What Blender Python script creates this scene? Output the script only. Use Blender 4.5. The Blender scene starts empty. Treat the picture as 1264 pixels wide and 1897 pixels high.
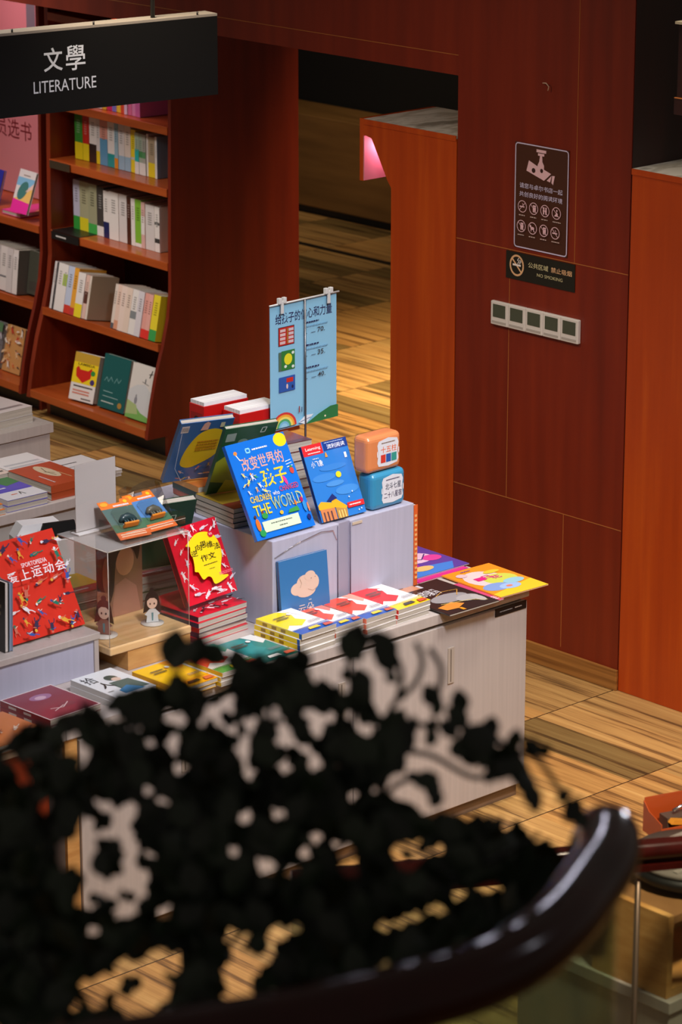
import bpy, math, random
from mathutils import Matrix, Vector
random.seed(11)
sc = bpy.context.scene
COL = sc.collection
R = math.radians

# ------------------------------------------------------------------ camera, world, lights, exposure
cam = bpy.data.cameras.new('camera')
cam.sensor_fit = 'VERTICAL'; cam.sensor_height = 36.0
cam.lens = 5728.0 / 1897.0 * 36.0
cam.clip_end = 100
cam.dof.use_dof = True; cam.dof.focus_distance = 9.9; cam.dof.aperture_fstop = 6.6
camera = bpy.data.objects.new('camera', cam); COL.objects.link(camera)
camera.location = (0, 0, 3.745)
camera.rotation_euler = (R(90 - 17.1), 0, R(47.2 - 90))
sc.camera = camera
sc.view_settings.view_transform = 'Standard'
sc.view_settings.look = 'None'
sc.view_settings.gamma = 1.0
sc.view_settings.use_curve_mapping = False
sc.view_settings.exposure = 0.0

world = bpy.data.worlds.new('world'); sc.world = world
world.use_nodes = True
bg = world.node_tree.nodes['Background']
bg.inputs[0].default_value = (1.0, 0.86, 0.74, 1); bg.inputs[1].default_value = 0.11

def area(name, loc, aim, power, size, color, spread=110, size_y=None):
    l = bpy.data.lights.new(name, 'AREA'); l.energy = power; l.color = color
    l.shape = 'RECTANGLE'; l.size = size; l.size_y = size_y or size
    l.spread = R(spread)
    o = bpy.data.objects.new(name, l); COL.objects.link(o)
    o.location = loc
    o.rotation_euler = (Vector(aim) - Vector(loc)).to_track_quat('-Z', 'Y').to_euler()
    return o

def spot(name, loc, aim, power, angle, color, blend=.6, r=.06):
    l = bpy.data.lights.new(name, 'SPOT'); l.energy = power; l.color = color
    l.spot_size = R(angle); l.spot_blend = blend; l.shadow_soft_size = r
    o = bpy.data.objects.new(name, l); COL.objects.link(o)
    o.location = loc
    o.rotation_euler = (Vector(aim) - Vector(loc)).to_track_quat('-Z', 'Y').to_euler()
    return o

COOL = (0.95, 0.93, 1.0); WARM = (1.0, 0.82, 0.60); NEUT = (1.0, 0.93, 0.84)
area('table_downlight', (4.6, 3.9, 3.9), (5.75, 6.5, 0.8), 17, 0.5, COOL, 60)
area('table_top_downlight', (5.9, 6.2, 3.4), (5.9, 6.6, 0.8), 4.5, 0.4, COOL, 90)
area('table_end_downlight', (6.3, 4.7, 3.4), (6.5, 6.4, 0.4), 4.5, 0.4, NEUT, 60)
area('aisle_downlight', (6.9, 5.6, 3.3), (7.0, 6.1, 0.0), 8.5, 0.4, (1.0, .88, .72), 75)
area('panel_wash', (5.6, 7.2, 3.0), (7.5, 7.6, .9), 5.5, 0.4, WARM, 90)
area('bookcase_wash', (6.4, 10.9, 3.0), (8.3, 10.5, 0.7), 15, 0.6, NEUT, 90)
area('back_table_downlight', (5.0, 7.6, 3.2), (6.1, 8.3, 0.7), 6, 0.4, NEUT, 80)
area('passage_downlight', (9.5, 9.3, 3.2), (10.0, 10.0, 0.0), 32, 0.4, (1, .78, .50), 56)
area('far_downlight', (11.0, 12.4, 2.9), (12.2, 13.2, 0.2), 6, 0.5, WARM, 90)
area('stair_downlight', (4.4, 3.2, 2.9), (4.9, 4.2, 0.7), 17, 0.3, WARM, 80)
spot('rail_highlight_spot', (5.2, 5.4, 4.3), (1.98, 1.85, 2.5), 30, 13, (0.85, 0.82, 1.0), .5, .10)  # unseen spot added for the highlight along the curved handrail
spot('rail_side_highlight_spot', (4.6, .6, 4.4), (2.1, 1.87, 2.5), 12, 12, (0.9, 0.88, 1.0), .5, .10)  # added spot, out of view, for a second handrail highlight
spot('rail_end_highlight_spot', (6.8, 4.5, 2.65), (2.12, 1.9, 2.5), 60, 7, (0.9, 0.9, 1.0), .5, .12)  # added low spot, puts a highlight on the handrail's outer end

# ------------------------------------------------------------------ materials
def lin(c):
    return tuple(((x / 255) / 12.92 if x / 255 <= .04045 else ((x / 255 + .055) / 1.055) ** 2.4) for x in c)
_m = {}
def new_mat(name):
    m = bpy.data.materials.new(name); m.use_nodes = True
    nt = m.node_tree
    return m, nt, nt.nodes['Principled BSDF']

def paint(rgb, rough=.45, metal=0.0, spec=.5, coat=0.0):
    k = ('p', tuple(rgb), rough, metal, spec, coat)
    if k not in _m:
        m, nt, b = new_mat('paint_%d_%d_%d' % tuple(rgb))
        b.inputs['Base Color'].default_value = (*lin(rgb), 1)
        b.inputs['Roughness'].default_value = rough; b.inputs['Metallic'].default_value = metal
        b.inputs['Specular IOR Level'].default_value = spec
        b.inputs['Coat Weight'].default_value = coat; b.inputs['Coat Roughness'].default_value = .15
        _m[k] = m
    return _m[k]

def paper(rgb): return paint(rgb, .38, 0, .45)
def gloss(rgb): return paint(rgb, .30, 0, .5, .35)

def emit(rgb, s):
    k = ('e', rgb, s)
    if k not in _m:
        m, nt, b = new_mat('lamp_glow')
        b.inputs['Base Color'].default_value = (*lin(rgb), 1)
        b.inputs['Emission Color'].default_value = (*lin(rgb), 1); b.inputs['Emission Strength'].default_value = s
        _m[k] = m
    return _m[k]

def noise_ramp(name, scale, stops, rough=.4, nscale=6, detail=4, bump=0.0, spec=.5, coat=0.0):
    """object-space noise stretched by 'scale' through a colour ramp: wood grain, marble, laminate"""
    if name in _m: return _m[name]
    m, nt, b = new_mat(name)
    tc = nt.nodes.new('ShaderNodeTexCoord'); mp = nt.nodes.new('ShaderNodeMapping')
    mp.inputs['Scale'].default_value = scale
    nz = nt.nodes.new('ShaderNodeTexNoise'); nz.inputs['Scale'].default_value = nscale; nz.inputs['Detail'].default_value = detail
    rp = nt.nodes.new('ShaderNodeValToRGB')
    nt.links.new(tc.outputs['Object'], mp.inputs[0]); nt.links.new(mp.outputs[0], nz.inputs['Vector'])
    nt.links.new(nz.outputs['Fac'], rp.inputs[0])
    e = rp.color_ramp.elements
    e[0].position, e[0].color = stops[0][0], (*lin(stops[0][1]), 1)
    e[1].position, e[1].color = stops[-1][0], (*lin(stops[-1][1]), 1)
    for p, c in stops[1:-1]:
        x = e.new(p); x.color = (*lin(c), 1)
    nt.links.new(rp.outputs[0], b.inputs['Base Color'])
    b.inputs['Roughness'].default_value = rough; b.inputs['Specular IOR Level'].default_value = spec
    b.inputs['Coat Weight'].default_value = coat; b.inputs['Coat Roughness'].default_value = .25
    if bump:
        bp = nt.nodes.new('ShaderNodeBump'); bp.inputs['Strength'].default_value = bump; bp.inputs['Distance'].default_value = .002
        nt.links.new(nz.outputs['Fac'], bp.inputs['Height']); nt.links.new(bp.outputs[0], b.inputs['Normal'])
    _m[name] = m
    return m

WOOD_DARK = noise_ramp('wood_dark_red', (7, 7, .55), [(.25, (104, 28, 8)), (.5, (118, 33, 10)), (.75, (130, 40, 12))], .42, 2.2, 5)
WOOD_ORANGE = noise_ramp('wood_orange_red', (9, 9, .5), [(.25, (166, 58, 10)), (.5, (178, 66, 12)), (.75, (194, 82, 16))], .38, 2.2, 5)
WOOD_SHELF = noise_ramp('wood_shelf', (8, .8, 8), [(.3, (156, 68, 26)), (.7, (182, 88, 38))], .28, 3, 4)
WOOD_CASE = noise_ramp('wood_case', (8, 8, .6), [(.3, (112, 36, 14)), (.7, (140, 50, 20))], .35, 3, 4)
WOOD_TAN = noise_ramp('wood_tan', (3, 3, 14), [(.3, (186, 132, 72)), (.7, (214, 164, 100))], .4, 3, 4)
WOOD_TAN_TOP = noise_ramp('wood_tan_top', (1.2, 14, 3), [(.3, (205, 165, 112)), (.7, (226, 190, 140))], .35, 3, 4)
WOOD_BASE = noise_ramp('wood_baseboard', (4, .6, 30), [(.3, (120, 74, 30)), (.7, (170, 116, 56))], .4, 3, 4)
WOOD_RAIL = noise_ramp('wood_rail', (2, 2, 2), [(.3, (36, 8, 6)), (.7, (52, 12, 9))], .16, 6, 3, 0, .3, 0)
MARBLE = noise_ramp('marble', (1, 2.2, 1), [(.36, (150, 142, 130)), (.46, (226, 220, 210)), (.54, (190, 182, 168)), (.62, (234, 228, 218))], .5, 4, 6)
LAM = noise_ramp('white_laminate', (30, 30, .7), [(.3, (176, 166, 161)), (.7, (183, 173, 168))], .55, 3, 3)
LAMBLUE = noise_ramp('blue_white_laminate', (20, 20, 1), [(.3, (170, 170, 190)), (.7, (177, 177, 197))], .5, 3, 3)
PAGES = noise_ramp('page_edges', (1, 260, 1), [(.35, (158, 150, 138)), (.65, (200, 192, 180))], .8, 2, 1)
BLACK = paint((9, 9, 10), .5); CHAR = paint((24, 22, 22), .4)
CHROME = paint((190, 190, 195), .2, 1.0)
BRASS = paint((170, 100, 46), .5)
WHITE = paper((232, 230, 230))

def acrylic(name, tint, refl, face=.25):
    if name in _m: return _m[name]
    m, nt, b = new_mat(name)
    out = nt.nodes['Material Output']
    tr = nt.nodes.new('ShaderNodeBsdfTransparent'); tr.inputs[0].default_value = (*lin(tint), 1)
    gl = nt.nodes.new('ShaderNodeBsdfGlossy'); gl.inputs['Roughness'].default_value = .06
    gl.inputs['Color'].default_value = (.9, .9, .92, 1)
    lw = nt.nodes.new('ShaderNodeLayerWeight'); lw.inputs['Blend'].default_value = face
    ma = nt.nodes.new('ShaderNodeMath'); ma.operation = 'MULTIPLY_ADD'
    ma.inputs[1].default_value = .35; ma.inputs[2].default_value = refl
    nt.links.new(lw.outputs['Fresnel'], ma.inputs[0])
    mx = nt.nodes.new('ShaderNodeMixShader')
    nt.links.new(ma.outputs[0], mx.inputs[0]); nt.links.new(tr.outputs[0], mx.inputs[1]); nt.links.new(gl.outputs[0], mx.inputs[2])
    nt.links.new(mx.outputs[0], out.inputs[0])
    _m[name] = m
    return m
CLEARGLASS = acrylic('clear_glass', (238, 243, 238), .04)
ACR = acrylic('clear_acrylic', (249, 248, 246), .02, .15)
GLASS = acrylic('green_glass', (206, 222, 208), .06)
WRAP = acrylic('shrink_wrap', (236, 234, 232), .10)

def frosted():
    m, nt, b = new_mat('frosted_acrylic')
    out = nt.nodes['Material Output']
    tr = nt.nodes.new('ShaderNodeBsdfTransparent'); df = nt.nodes.new('ShaderNodeBsdfDiffuse')
    df.inputs[0].default_value = (*lin((214, 208, 204)), 1)
    mx = nt.nodes.new('ShaderNodeMixShader'); mx.inputs[0].default_value = .30
    nt.links.new(tr.outputs[0], mx.inputs[1]); nt.links.new(df.outputs[0], mx.inputs[2]); nt.links.new(mx.outputs[0], out.inputs[0])
    return m
FROST = frosted()
def floor_mat():
    m, nt, b = new_mat('floor_striped_wood_tile')
    N, L = nt.nodes.new, nt.links.new
    tc = N('ShaderNodeTexCoord'); sp = N('ShaderNodeSeparateXYZ'); L(tc.outputs['Object'], sp.inputs[0])
    def math_(op, a, c=None):
        n = N('ShaderNodeMath'); n.operation = op
        for i, v in enumerate((a, c)):
            if v is None: continue
            if isinstance(v, (int, float)): n.inputs[i].default_value = v
            else: L(v, n.inputs[i])
        return n.outputs[0]
    yy = math_('DIVIDE', math_('SUBTRACT', sp.outputs[1], .145), .6)
    row = math_('FLOOR', yy); fy = math_('FRACT', yy)
    # per row offset, wide bands and narrow strips running along y
    off = math_('MULTIPLY', row, 3.37)
    wide = math_('FLOOR', math_('DIVIDE', math_('ADD', sp.outputs[0], off), .19))
    cw = N('ShaderNodeCombineXYZ'); L(wide, cw.inputs[0]); L(row, cw.inputs[1])
    wn = N('ShaderNodeTexWhiteNoise'); wn.noise_dimensions = '2D'; L(cw.outputs[0], wn.inputs['Vector'])
    ns = N('ShaderNodeCombineXYZ')
    L(math_('MULTIPLY', sp.outputs[0], 30.0), ns.inputs[0]); L(math_('ADD', math_('MULTIPLY', sp.outputs[1], .9), math_('MULTIPLY', row, 7.1)), ns.inputs[1])
    nz = N('ShaderNodeTexNoise'); nz.inputs['Scale'].default_value = 1.0; nz.inputs['Detail'].default_value = 5; nz.inputs['Roughness'].default_value = .65
    L(ns.outputs[0], nz.inputs['Vector'])
    rp = N('ShaderNodeValToRGB'); L(nz.outputs['Fac'], rp.inputs[0])
    e = rp.color_ramp.elements
    e[0].position, e[0].color = .30, (*lin((84, 66, 44)), 1)
    e[1].position, e[1].color = .74, (*lin((222, 186, 124)), 1)
    for p, c in ((.40, (132, 98, 58)), (.46, (182, 140, 84)), (.6, (204, 162, 100))):
        x = e.new(p); x.color = (*lin(c), 1)
    r2 = N('ShaderNodeValToRGB'); L(wn.outputs['Value'], r2.inputs[0])
    r2.color_ramp.interpolation = 'CONSTANT'
    e = r2.color_ramp.elements
    e[0].position, e[0].color = 0, (.42, .45, .42, 1)
    e[1].position, e[1].color = .14, (.85, .84, .80, 1)
    for p, c in ((.4, (1, .97, .92, 1)), (.7, (1.0, .9, .78, 1))):
        x = e.new(p); x.color = c
    mul = N('ShaderNodeMix'); mul.data_type = 'RGBA'; mul.blend_type = 'MULTIPLY'; mul.inputs['Factor'].default_value = 1
    L(rp.outputs[0], mul.inputs[6]); L(r2.outputs[0], mul.inputs[7])
    joint = math_('LESS_THAN', fy, .008)
    mj = N('ShaderNodeMix'); mj.data_type = 'RGBA'; L(joint, mj.inputs[0]); L(mul.outputs[2], mj.inputs[6])
    mj.inputs[7].default_value = (*lin((58, 40, 22)), 1)
    L(mj.outputs[2], b.inputs['Base Color'])
    b.inputs['Roughness'].default_value = .42
    return m
FLOOR = floor_mat()

def leaf_mat():
    m, nt, b = new_mat('leaf_green')
    gi = nt.nodes.new('ShaderNodeNewGeometry'); rp = nt.nodes.new('ShaderNodeValToRGB')
    nt.links.new(gi.outputs['Random Per Island'], rp.inputs[0])
    e = rp.color_ramp.elements
    e[0].color = (*lin((14, 24, 15)), 1); e[1].color = (*lin((30, 46, 26)), 1)
    nt.links.new(rp.outputs[0], b.inputs['Base Color']); b.inputs['Roughness'].default_value = .4
    return m
LEAF = leaf_mat()

# ------------------------------------------------------------------ mesh building
class MB:
    def __init__(s): s.v, s.f, s.mi, s.mats, s.sm = [], [], [], [], []
    def add(s, vs, fs, mat, smooth=False):
        if mat not in s.mats: s.mats.append(mat)
        k, n = s.mats.index(mat), len(s.v)
        s.v += [tuple(v) for v in vs]; s.f += [tuple(i + n for i in f) for f in fs]
        s.mi += [k] * len(fs); s.sm += [smooth] * len(fs)
        return s
    def box(s, x0, y0, z0, x1, y1, z1, mat):
        return s.add([(x0, y0, z0), (x1, y0, z0), (x1, y1, z0), (x0, y1, z0), (x0, y0, z1), (x1, y0, z1), (x1, y1, z1), (x0, y1, z1)],
                     [(0, 3, 2, 1), (4, 5, 6, 7), (0, 1, 5, 4), (1, 2, 6, 5), (2, 3, 7, 6), (3, 0, 4, 7)], mat)
    def prism(s, pts, axis, lo, hi, mat):
        """polygon in the plane across 'axis' (x: pts are y,z; y: x,z; z: x,y)"""
        n = len(pts)
        mk = {'x': lambda p, t: (t, p[0], p[1]), 'y': lambda p, t: (p[0], t, p[1]), 'z': lambda p, t: (p[0], p[1], t)}[axis]
        vs = [mk(p, lo) for p in pts] + [mk(p, hi) for p in pts]
        fs = [tuple(range(n))[::-1], tuple(range(n, 2 * n))] + [(i, (i + 1) % n, n + (i + 1) % n, n + i) for i in range(n)]
        return s.add(vs, fs, mat)
    def tube(s, pts, r, mat, n=8, caps=True):
        pts = [Vector(p) for p in pts]; rs = r if isinstance(r, (list, tuple)) else [r] * len(pts)
        vs, fs, up = [], [], Vector((0, 0, 1))
        t0 = (pts[1] - pts[0]).normalized()
        if abs(t0.dot(up)) > .95: up = Vector((1, 0, 0))
        for i, p in enumerate(pts):
            t = (pts[min(i + 1, len(pts) - 1)] - pts[max(i - 1, 0)]).normalized()
            a = t.cross(up).normalized(); b = a.cross(t).normalized(); up = b
            for k in range(n):
                th = 2 * math.pi * k / n
                vs.append(p + (a * math.cos(th) + b * math.sin(th)) * rs[i])
        for i in range(len(pts) - 1):
            for k in range(n):
                fs.append((i * n + k, i * n + (k + 1) % n, (i + 1) * n + (k + 1) % n, (i + 1) * n + k))
        if caps: fs += [tuple(range(n))[::-1], tuple(range((len(pts) - 1) * n, len(pts) * n))]
        return s.add(vs, fs, mat, True)
    def build(s, name, parent=None, bevel=0, seg=2, loc=None, rot=None):
        me = bpy.data.meshes.new(name); me.from_pydata(s.v, [], s.f)
        for m in s.mats: me.materials.append(m)
        me.polygons.foreach_set('material_index', s.mi); me.polygons.foreach_set('use_smooth', s.sm)
        me.update()
        o = bpy.data.objects.new(name, me); COL.objects.link(o)
        if parent: o.parent = parent
        if loc: o.location = loc
        if rot: o.rotation_euler = rot
        if bevel:
            b = o.modifiers.new('bevel', 'BEVEL'); b.width = bevel; b.segments = seg; b.limit_method = 'ANGLE'
        return o

def tag(o, label, cat, group=None, kind=None):
    o['label'] = label; o['category'] = cat
    if group: o['group'] = group
    if kind: o['kind'] = kind
    return o
def thing(name, label, cat, loc=(0, 0, 0), rz=0, group=None):
    o = bpy.data.objects.new(name, None); COL.objects.link(o)
    o.empty_display_size = .05
    o.location = loc; o.rotation_euler = (0, 0, R(rz))
    return tag(o, label, cat, group)
def struct(o):
    o['kind'] = 'structure'; return o

_t = {}
def glyphs(s, bold=0.0):
    """outline of a line of lettering as triangles scaled to the unit box"""
    k = (s, bold)
    if k not in _t:
        cu = bpy.data.curves.new('lettering', 'FONT'); cu.body = s; cu.size = 1; cu.offset = bold * .38; cu.resolution_u = 2
        ob = bpy.data.objects.new('lettering', cu)
        me = bpy.data.meshes.new_from_object(ob)
        vs = [v.co.copy() for v in me.vertices]; fs = [tuple(p.vertices) for p in me.polygons]
        if vs:
            x0, x1 = min(v.x for v in vs), max(v.x for v in vs); y0, y1 = min(v.y for v in vs), max(v.y for v in vs)
            _t[k] = ([((v.x - x0) / max(x1 - x0, 1e-6), (v.y - y0) / max(y1 - y0, 1e-6)) for v in vs], fs)
        else: _t[k] = ([], [])
        bpy.data.objects.remove(ob); bpy.data.meshes.remove(me); bpy.data.curves.remove(cu)
    return _t[k]

class Art:
    """printing on a flat face: origin o, directions U,V, outward N, size w x h; u,v run 0..1"""
    def __init__(s, mb, o, U, V, N, w, h, matf=None):
        s.mb, s.o, s.U, s.V, s.N, s.w, s.h = mb, Vector(o), Vector(U), Vector(V), Vector(N), w, h
        s.k = 0; s.mf = matf or gloss
    def P(s, u, v, k): return s.o + s.U * (min(max(u, 0), 1) * s.w) + s.V * (min(max(v, 0), 1) * s.h) + s.N * (.0002 + .00016 * k)
    def poly(s, pts, c):
        s.k += 1
        s.mb.add([s.P(u, v, s.k) for u, v in pts], [tuple(range(len(pts)))], s.mf(c)); return s
    def rect(s, u0, v0, u1, v1, c): return s.poly([(u0, v0), (u1, v0), (u1, v1), (u0, v1)], c)
    def ell(s, cu, cv, ru, rv, c, n=18, rot=0):
        cr, sr = math.cos(rot), math.sin(rot); a = s.h / s.w; pts = []
        for i in range(n):
            x, y = ru * math.cos(2 * math.pi * i / n), rv * a * math.sin(2 * math.pi * i / n)
            pts.append((cu + x * cr - y * sr, cv + (x * sr + y * cr) / a))
        return s.poly(pts, c)
    def line(s, pts, wd, c):
        s.k += 1
        for (a, b), (d, e) in zip(pts, pts[1:]):
            p, q = s.P(a, b, s.k), s.P(d, e, s.k)
            t = (q - p)
            if t.length < 1e-6: continue
            n = t.normalized().cross(s.N) * wd / 2
            s.mb.add([p + n, q + n, q - n, p - n], [(0, 1, 2, 3)], s.mf(c))
        return s
    def text(s, t, u0, v0, u1, v1, c, bold=0.0):
        vs, fs = glyphs(t, bold); s.k += 1
        if vs: s.mb.add([s.P(u0 + x * (u1 - u0), v0 + y * (v1 - v0), s.k) for x, y in vs], fs, s.mf(c))
        return s
    def blob(s, pts, c):
        """closed smooth outline through the points"""
        n = len(pts); out = []
        for i in range(n):
            p0, p1, p2, p3 = pts[i - 1], pts[i], pts[(i + 1) % n], pts[(i + 2) % n]
            for k in range(4):
                t = k / 4
                out.append(tuple(.5 * (2 * p1[j] + (p2[j] - p0[j]) * t + (2 * p0[j] - 5 * p1[j] + 4 * p2[j] - p3[j]) * t * t + (3 * p1[j] - p0[j] - 3 * p2[j] + p3[j]) * t ** 3) for j in (0, 1)))
        return s.poly(out, c)
    def ring(s, cu, cv, ru, rv, wd, c, n=24):
        pts = [(cu + ru * math.cos(2 * math.pi * i / n), cv + rv * math.sin(2 * math.pi * i / n)) for i in range(n + 1)]
        return s.line(pts, wd, c)
    def doodles(s, n, cols, seed, box=(.05, .05, .95, .95), size=.05, avoid=()):
        """small printed figures: a body, a head and thin limbs"""
        r = random.Random(seed); done = []; tries = 0
        while len(done) < n and tries < 600:
            tries += 1
            u, v = r.uniform(box[0], box[2]), r.uniform(box[1], box[3])
            if any(a[0] < u < a[2] and a[1] < v < a[3] for a in avoid): continue
            if any(abs(u - p) < size * 1.5 and abs(v - q) < size * 1.4 for p, q in done): continue
            done.append((u, v)); c = r.choice(cols); d = r.choice(cols); an = r.uniform(0, 3.1)
            k = size * r.uniform(.6, 1.15)
            s.ell(u, v, k * .32, k * .62, c, 9, an)
            dx, dy = -math.sin(an) * k, math.cos(an) * k * s.w / s.h
            s.ell(u + dx * .8, v + dy * .8, k * .24, k * .24 * s.w / s.h, d, 8)
            for q in (-1, 1):
                s.line([(u - dx * .3, v - dy * .3), (u - dx * .7 + q * k * .4, v - dy * .6), (u - dx * 1.2 + q * k * .5, v - dy * 1.15)], k * s.w * .16, c)
                s.line([(u + dx * .4, v + dy * .4), (u + dx * .2 + q * k * .6, v + dy * .5 + k * .2)], k * s.w * .13, r.choice(cols))
        return s
    def mini(s, u0, v0, u1, v1, rows, c, seed=1):
        """rows of print too small to read"""
        r = random.Random(seed)
        for i in range(rows):
            v = v1 - (v1 - v0) * (i + .5) / rows; x = u0; h = (v1 - v0) / rows * .5
            s.k += 1
            while x < u1 - .005:
                w = min(r.uniform(.02, .05), u1 - x)
                s.rect(x, v - h / 2, x + w * .8, v + h / 2, c); s.k -= 1; x += w
        return s

def book(label, cat, P, yaw, lean, w, h, t, cov, art=None, back=None, spine=None, spart=None, group=None,
         hard=.0018, inset=.002, name='picture_book', tilt=0, page=None, edge=None):
    """local frame: front cover in the plane y=0 facing -y, spine at x=0, foot at z=0; lean 90 lies it face up"""
    o = thing(name, label, cat, P, 0, group)
    o.rotation_euler = (Matrix.Rotation(R(yaw), 3, 'Z') @ Matrix.Rotation(R(tilt), 3, 'Y') @ Matrix.Rotation(R(-lean), 3, 'X')).to_euler()
    mb = MB()
    mb.box(0, 0, 0, w, hard, h, gloss(cov)); mb.box(0, t - hard, 0, w, t, h, gloss(back or cov)); mb.box(0, hard, 0, hard, t - hard, h, gloss(spine or cov))
    if art: art(Art(mb, (0, 0, 0), (1, 0, 0), (0, 0, 1), (0, -1, 0), w, h))
    if spart: spart(Art(mb, (0, t, 0), (0, -1, 0), (0, 0, 1), (-1, 0, 0), t, h))
    mb.build('cover', o)
    MB().box(hard + .0002, hard + .0002, inset, w - inset, t - hard - .0002, h - inset, page or PAGES).build('pages', o)
    return o
ORD = 'first second third fourth fifth sixth seventh eighth ninth tenth eleventh twelfth thirteenth fourteenth fifteenth sixteenth seventeenth eighteenth nineteenth twentieth'.split()

# ------------------------------------------------------------------ the setting
mb = MB(); mb.add([(-2, -4, 0), (18, -4, 0), (18, 20, 0), (-2, 20, 0)], [(0, 1, 2, 3)], FLOOR)
struct(mb.build('floor'))

XW = 7.545
pil = MB().box(XW, 6.74, 0, 8.35, 7.55, 3.3, WOOD_DARK).build('wall_pillar'); struct(pil)
g = MB()
for z in (1.472, .578): g.box(XW - .0012, 6.74, z - .0014, XW, 7.55, z + .0014, BRASS)
g.box(XW - .0011, 7.286, .578, XW, 7.288, 1.472, BRASS)
g.box(XW - .0011, 6.983, 1.472, XW, 6.985, 3.3, BRASS)
g.box(XW - .0011, 7.008, .09, XW, 7.010, .578, BRASS)
g.build('panel_joint', pil)
MB().box(XW + .004, 6.737, 0, 8.35, 6.7398, 3.3, noise_ramp('wood_shade_and_sign', (7, 7, .55), [(.3, (34, 13, 10)), (.7, (48, 18, 13))], .45, 2.2, 4)).build('side_panel', pil)  # sheet over the pillar side, darkened to paint the shade on that face
bs = MB().box(XW - .012, 6.735, 0, XW, 7.55, .075, WOOD_BASE).build('baseboard_pillar', bevel=.002); struct(bs)

lint = MB().box(XW + .002, 7.552, 2.043, XW + .35, 16.0, 3.3, WOOD_DARK).build('wall_lintel'); struct(lint)
MB().box(XW + .0008, 7.552, 2.112, XW + .002, 16.0, 2.1145, BRASS).build('panel_joint', lint)

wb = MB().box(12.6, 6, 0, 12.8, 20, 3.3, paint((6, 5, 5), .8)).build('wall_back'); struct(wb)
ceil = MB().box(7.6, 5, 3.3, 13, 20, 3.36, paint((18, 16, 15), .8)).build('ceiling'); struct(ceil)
# low wooden platform at the far end of the passage, on a dark recessed foot
t = thing('platform', 'low brown wooden platform at the far dark end of the passage', 'platform', (12.25, 13.2, 0))
MB().box(.04, -1.6, 0, .34, 3.6, .05, BLACK).build('plinth', t)
MB().box(0, -1.6, .05, .34, 3.6, .60, noise_ramp('wood_brown', (6, .6, 6), [(.3, (120, 84, 40)), (.7, (150, 108, 56))], .5, 2)).build('front_panel', t, bevel=.006)
t = thing('threshold_strip', 'dark narrow metal threshold strip across the floor inside the passage', 'threshold', (11.66, 12.8, 0))
MB().box(-.02, -3, .0, .02, 4, .006, BLACK).build('strip', t)

# ------------------------------------------------------------------ end units either side of the pillar
def end_unit(name, label, y0, y1, canopy):
    t = thing(name, label, 'bookcase', (XW, (y0 + y1) / 2, 0)); yc = (y0 + y1) / 2
    a, b = y0 - yc, y1 - yc
    if canopy:
        prof = [(a, 0), (b - .165, 0), (b - .165, 1.60), (b - .145, 1.625), (b - .062, 1.765), (b - .02, 1.775), (b - .02, 1.82), (a, 1.82)]
    else:
        prof = [(a, 0), (b, 0), (b, 1.82), (a, 1.82)]
    MB().prism(prof, 'x', 0, .03, WOOD_ORANGE).build('end_panel', t, bevel=.002)
    MB().prism(prof, 'x', .34, .37, WOOD_ORANGE).build('end_panel', t, bevel=.002)
    for z in (.1, .5, .87, 1.2, 1.5):
        MB().box(.03, a + .02, z, .34, b - (.18 if canopy else .02), z + .03, WOOD_SHELF).build('shelf', t)
    MB().box(.03, a, 0, .34, a + .02, 1.80, WOOD_DARK).build('back_panel', t)
    MB().box(.0, a, 1.8202, .37, b - (.02 if canopy else 0), 1.832, MARBLE).build('marble_top', t, bevel=.001)
    MB().box(-.003, a, 1.812, 0, b - (.02 if canopy else 0), 1.832, WOOD_ORANGE).build('top_edge', t)
    return t
rt = end_unit('bookcase', 'tall orange-brown bookcase with marble top at the right edge of the picture', 4.9, 6.735, False)
mt = end_unit('bookcase', 'orange-brown bookcase with hooded top and pink lamp, left of the wood pillar', 7.556, 8.05, True)
MB().box(0, .227, 1.605, .37, .247, 1.832, WOOD_ORANGE).build('canopy_board', mt, bevel=.002)
MB().box(0.001, .2225, 1.608, .338, .2268, 1.77, paint((222, 140, 156), .5)).build('canopy_pink_glow', mt)  # added sheet, its pink paints the lamp's glow on the canopy board
MB().box(.355, .04, .0, .385, .09, 1.60, BLACK).build('upright', mt)
lm = thing('shelf_lamp', 'small glowing clip-on lamp under the hooded top of the passage bookcase', 'lamp', (XW + .07, 8.012, 1.79))
MB().box(-.016, -.012, -.03, .016, .012, 0, paint((210, 205, 200), .3)).build('clip', lm, bevel=.003)
MB().tube([(.0, .0, -.03), (.0, .0, -.05)], .012, emit((255, 205, 225), 14)).build('bulb', lm)
pl = bpy.data.lights.new('pink_shelf_light', 'POINT'); pl.energy = .6; pl.color = (1, .42, .58); pl.shadow_soft_size = .02
po = bpy.data.objects.new('pink_shelf_light', pl); COL.objects.link(po); po.location = (XW + .09, 7.985, 1.72)

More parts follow.
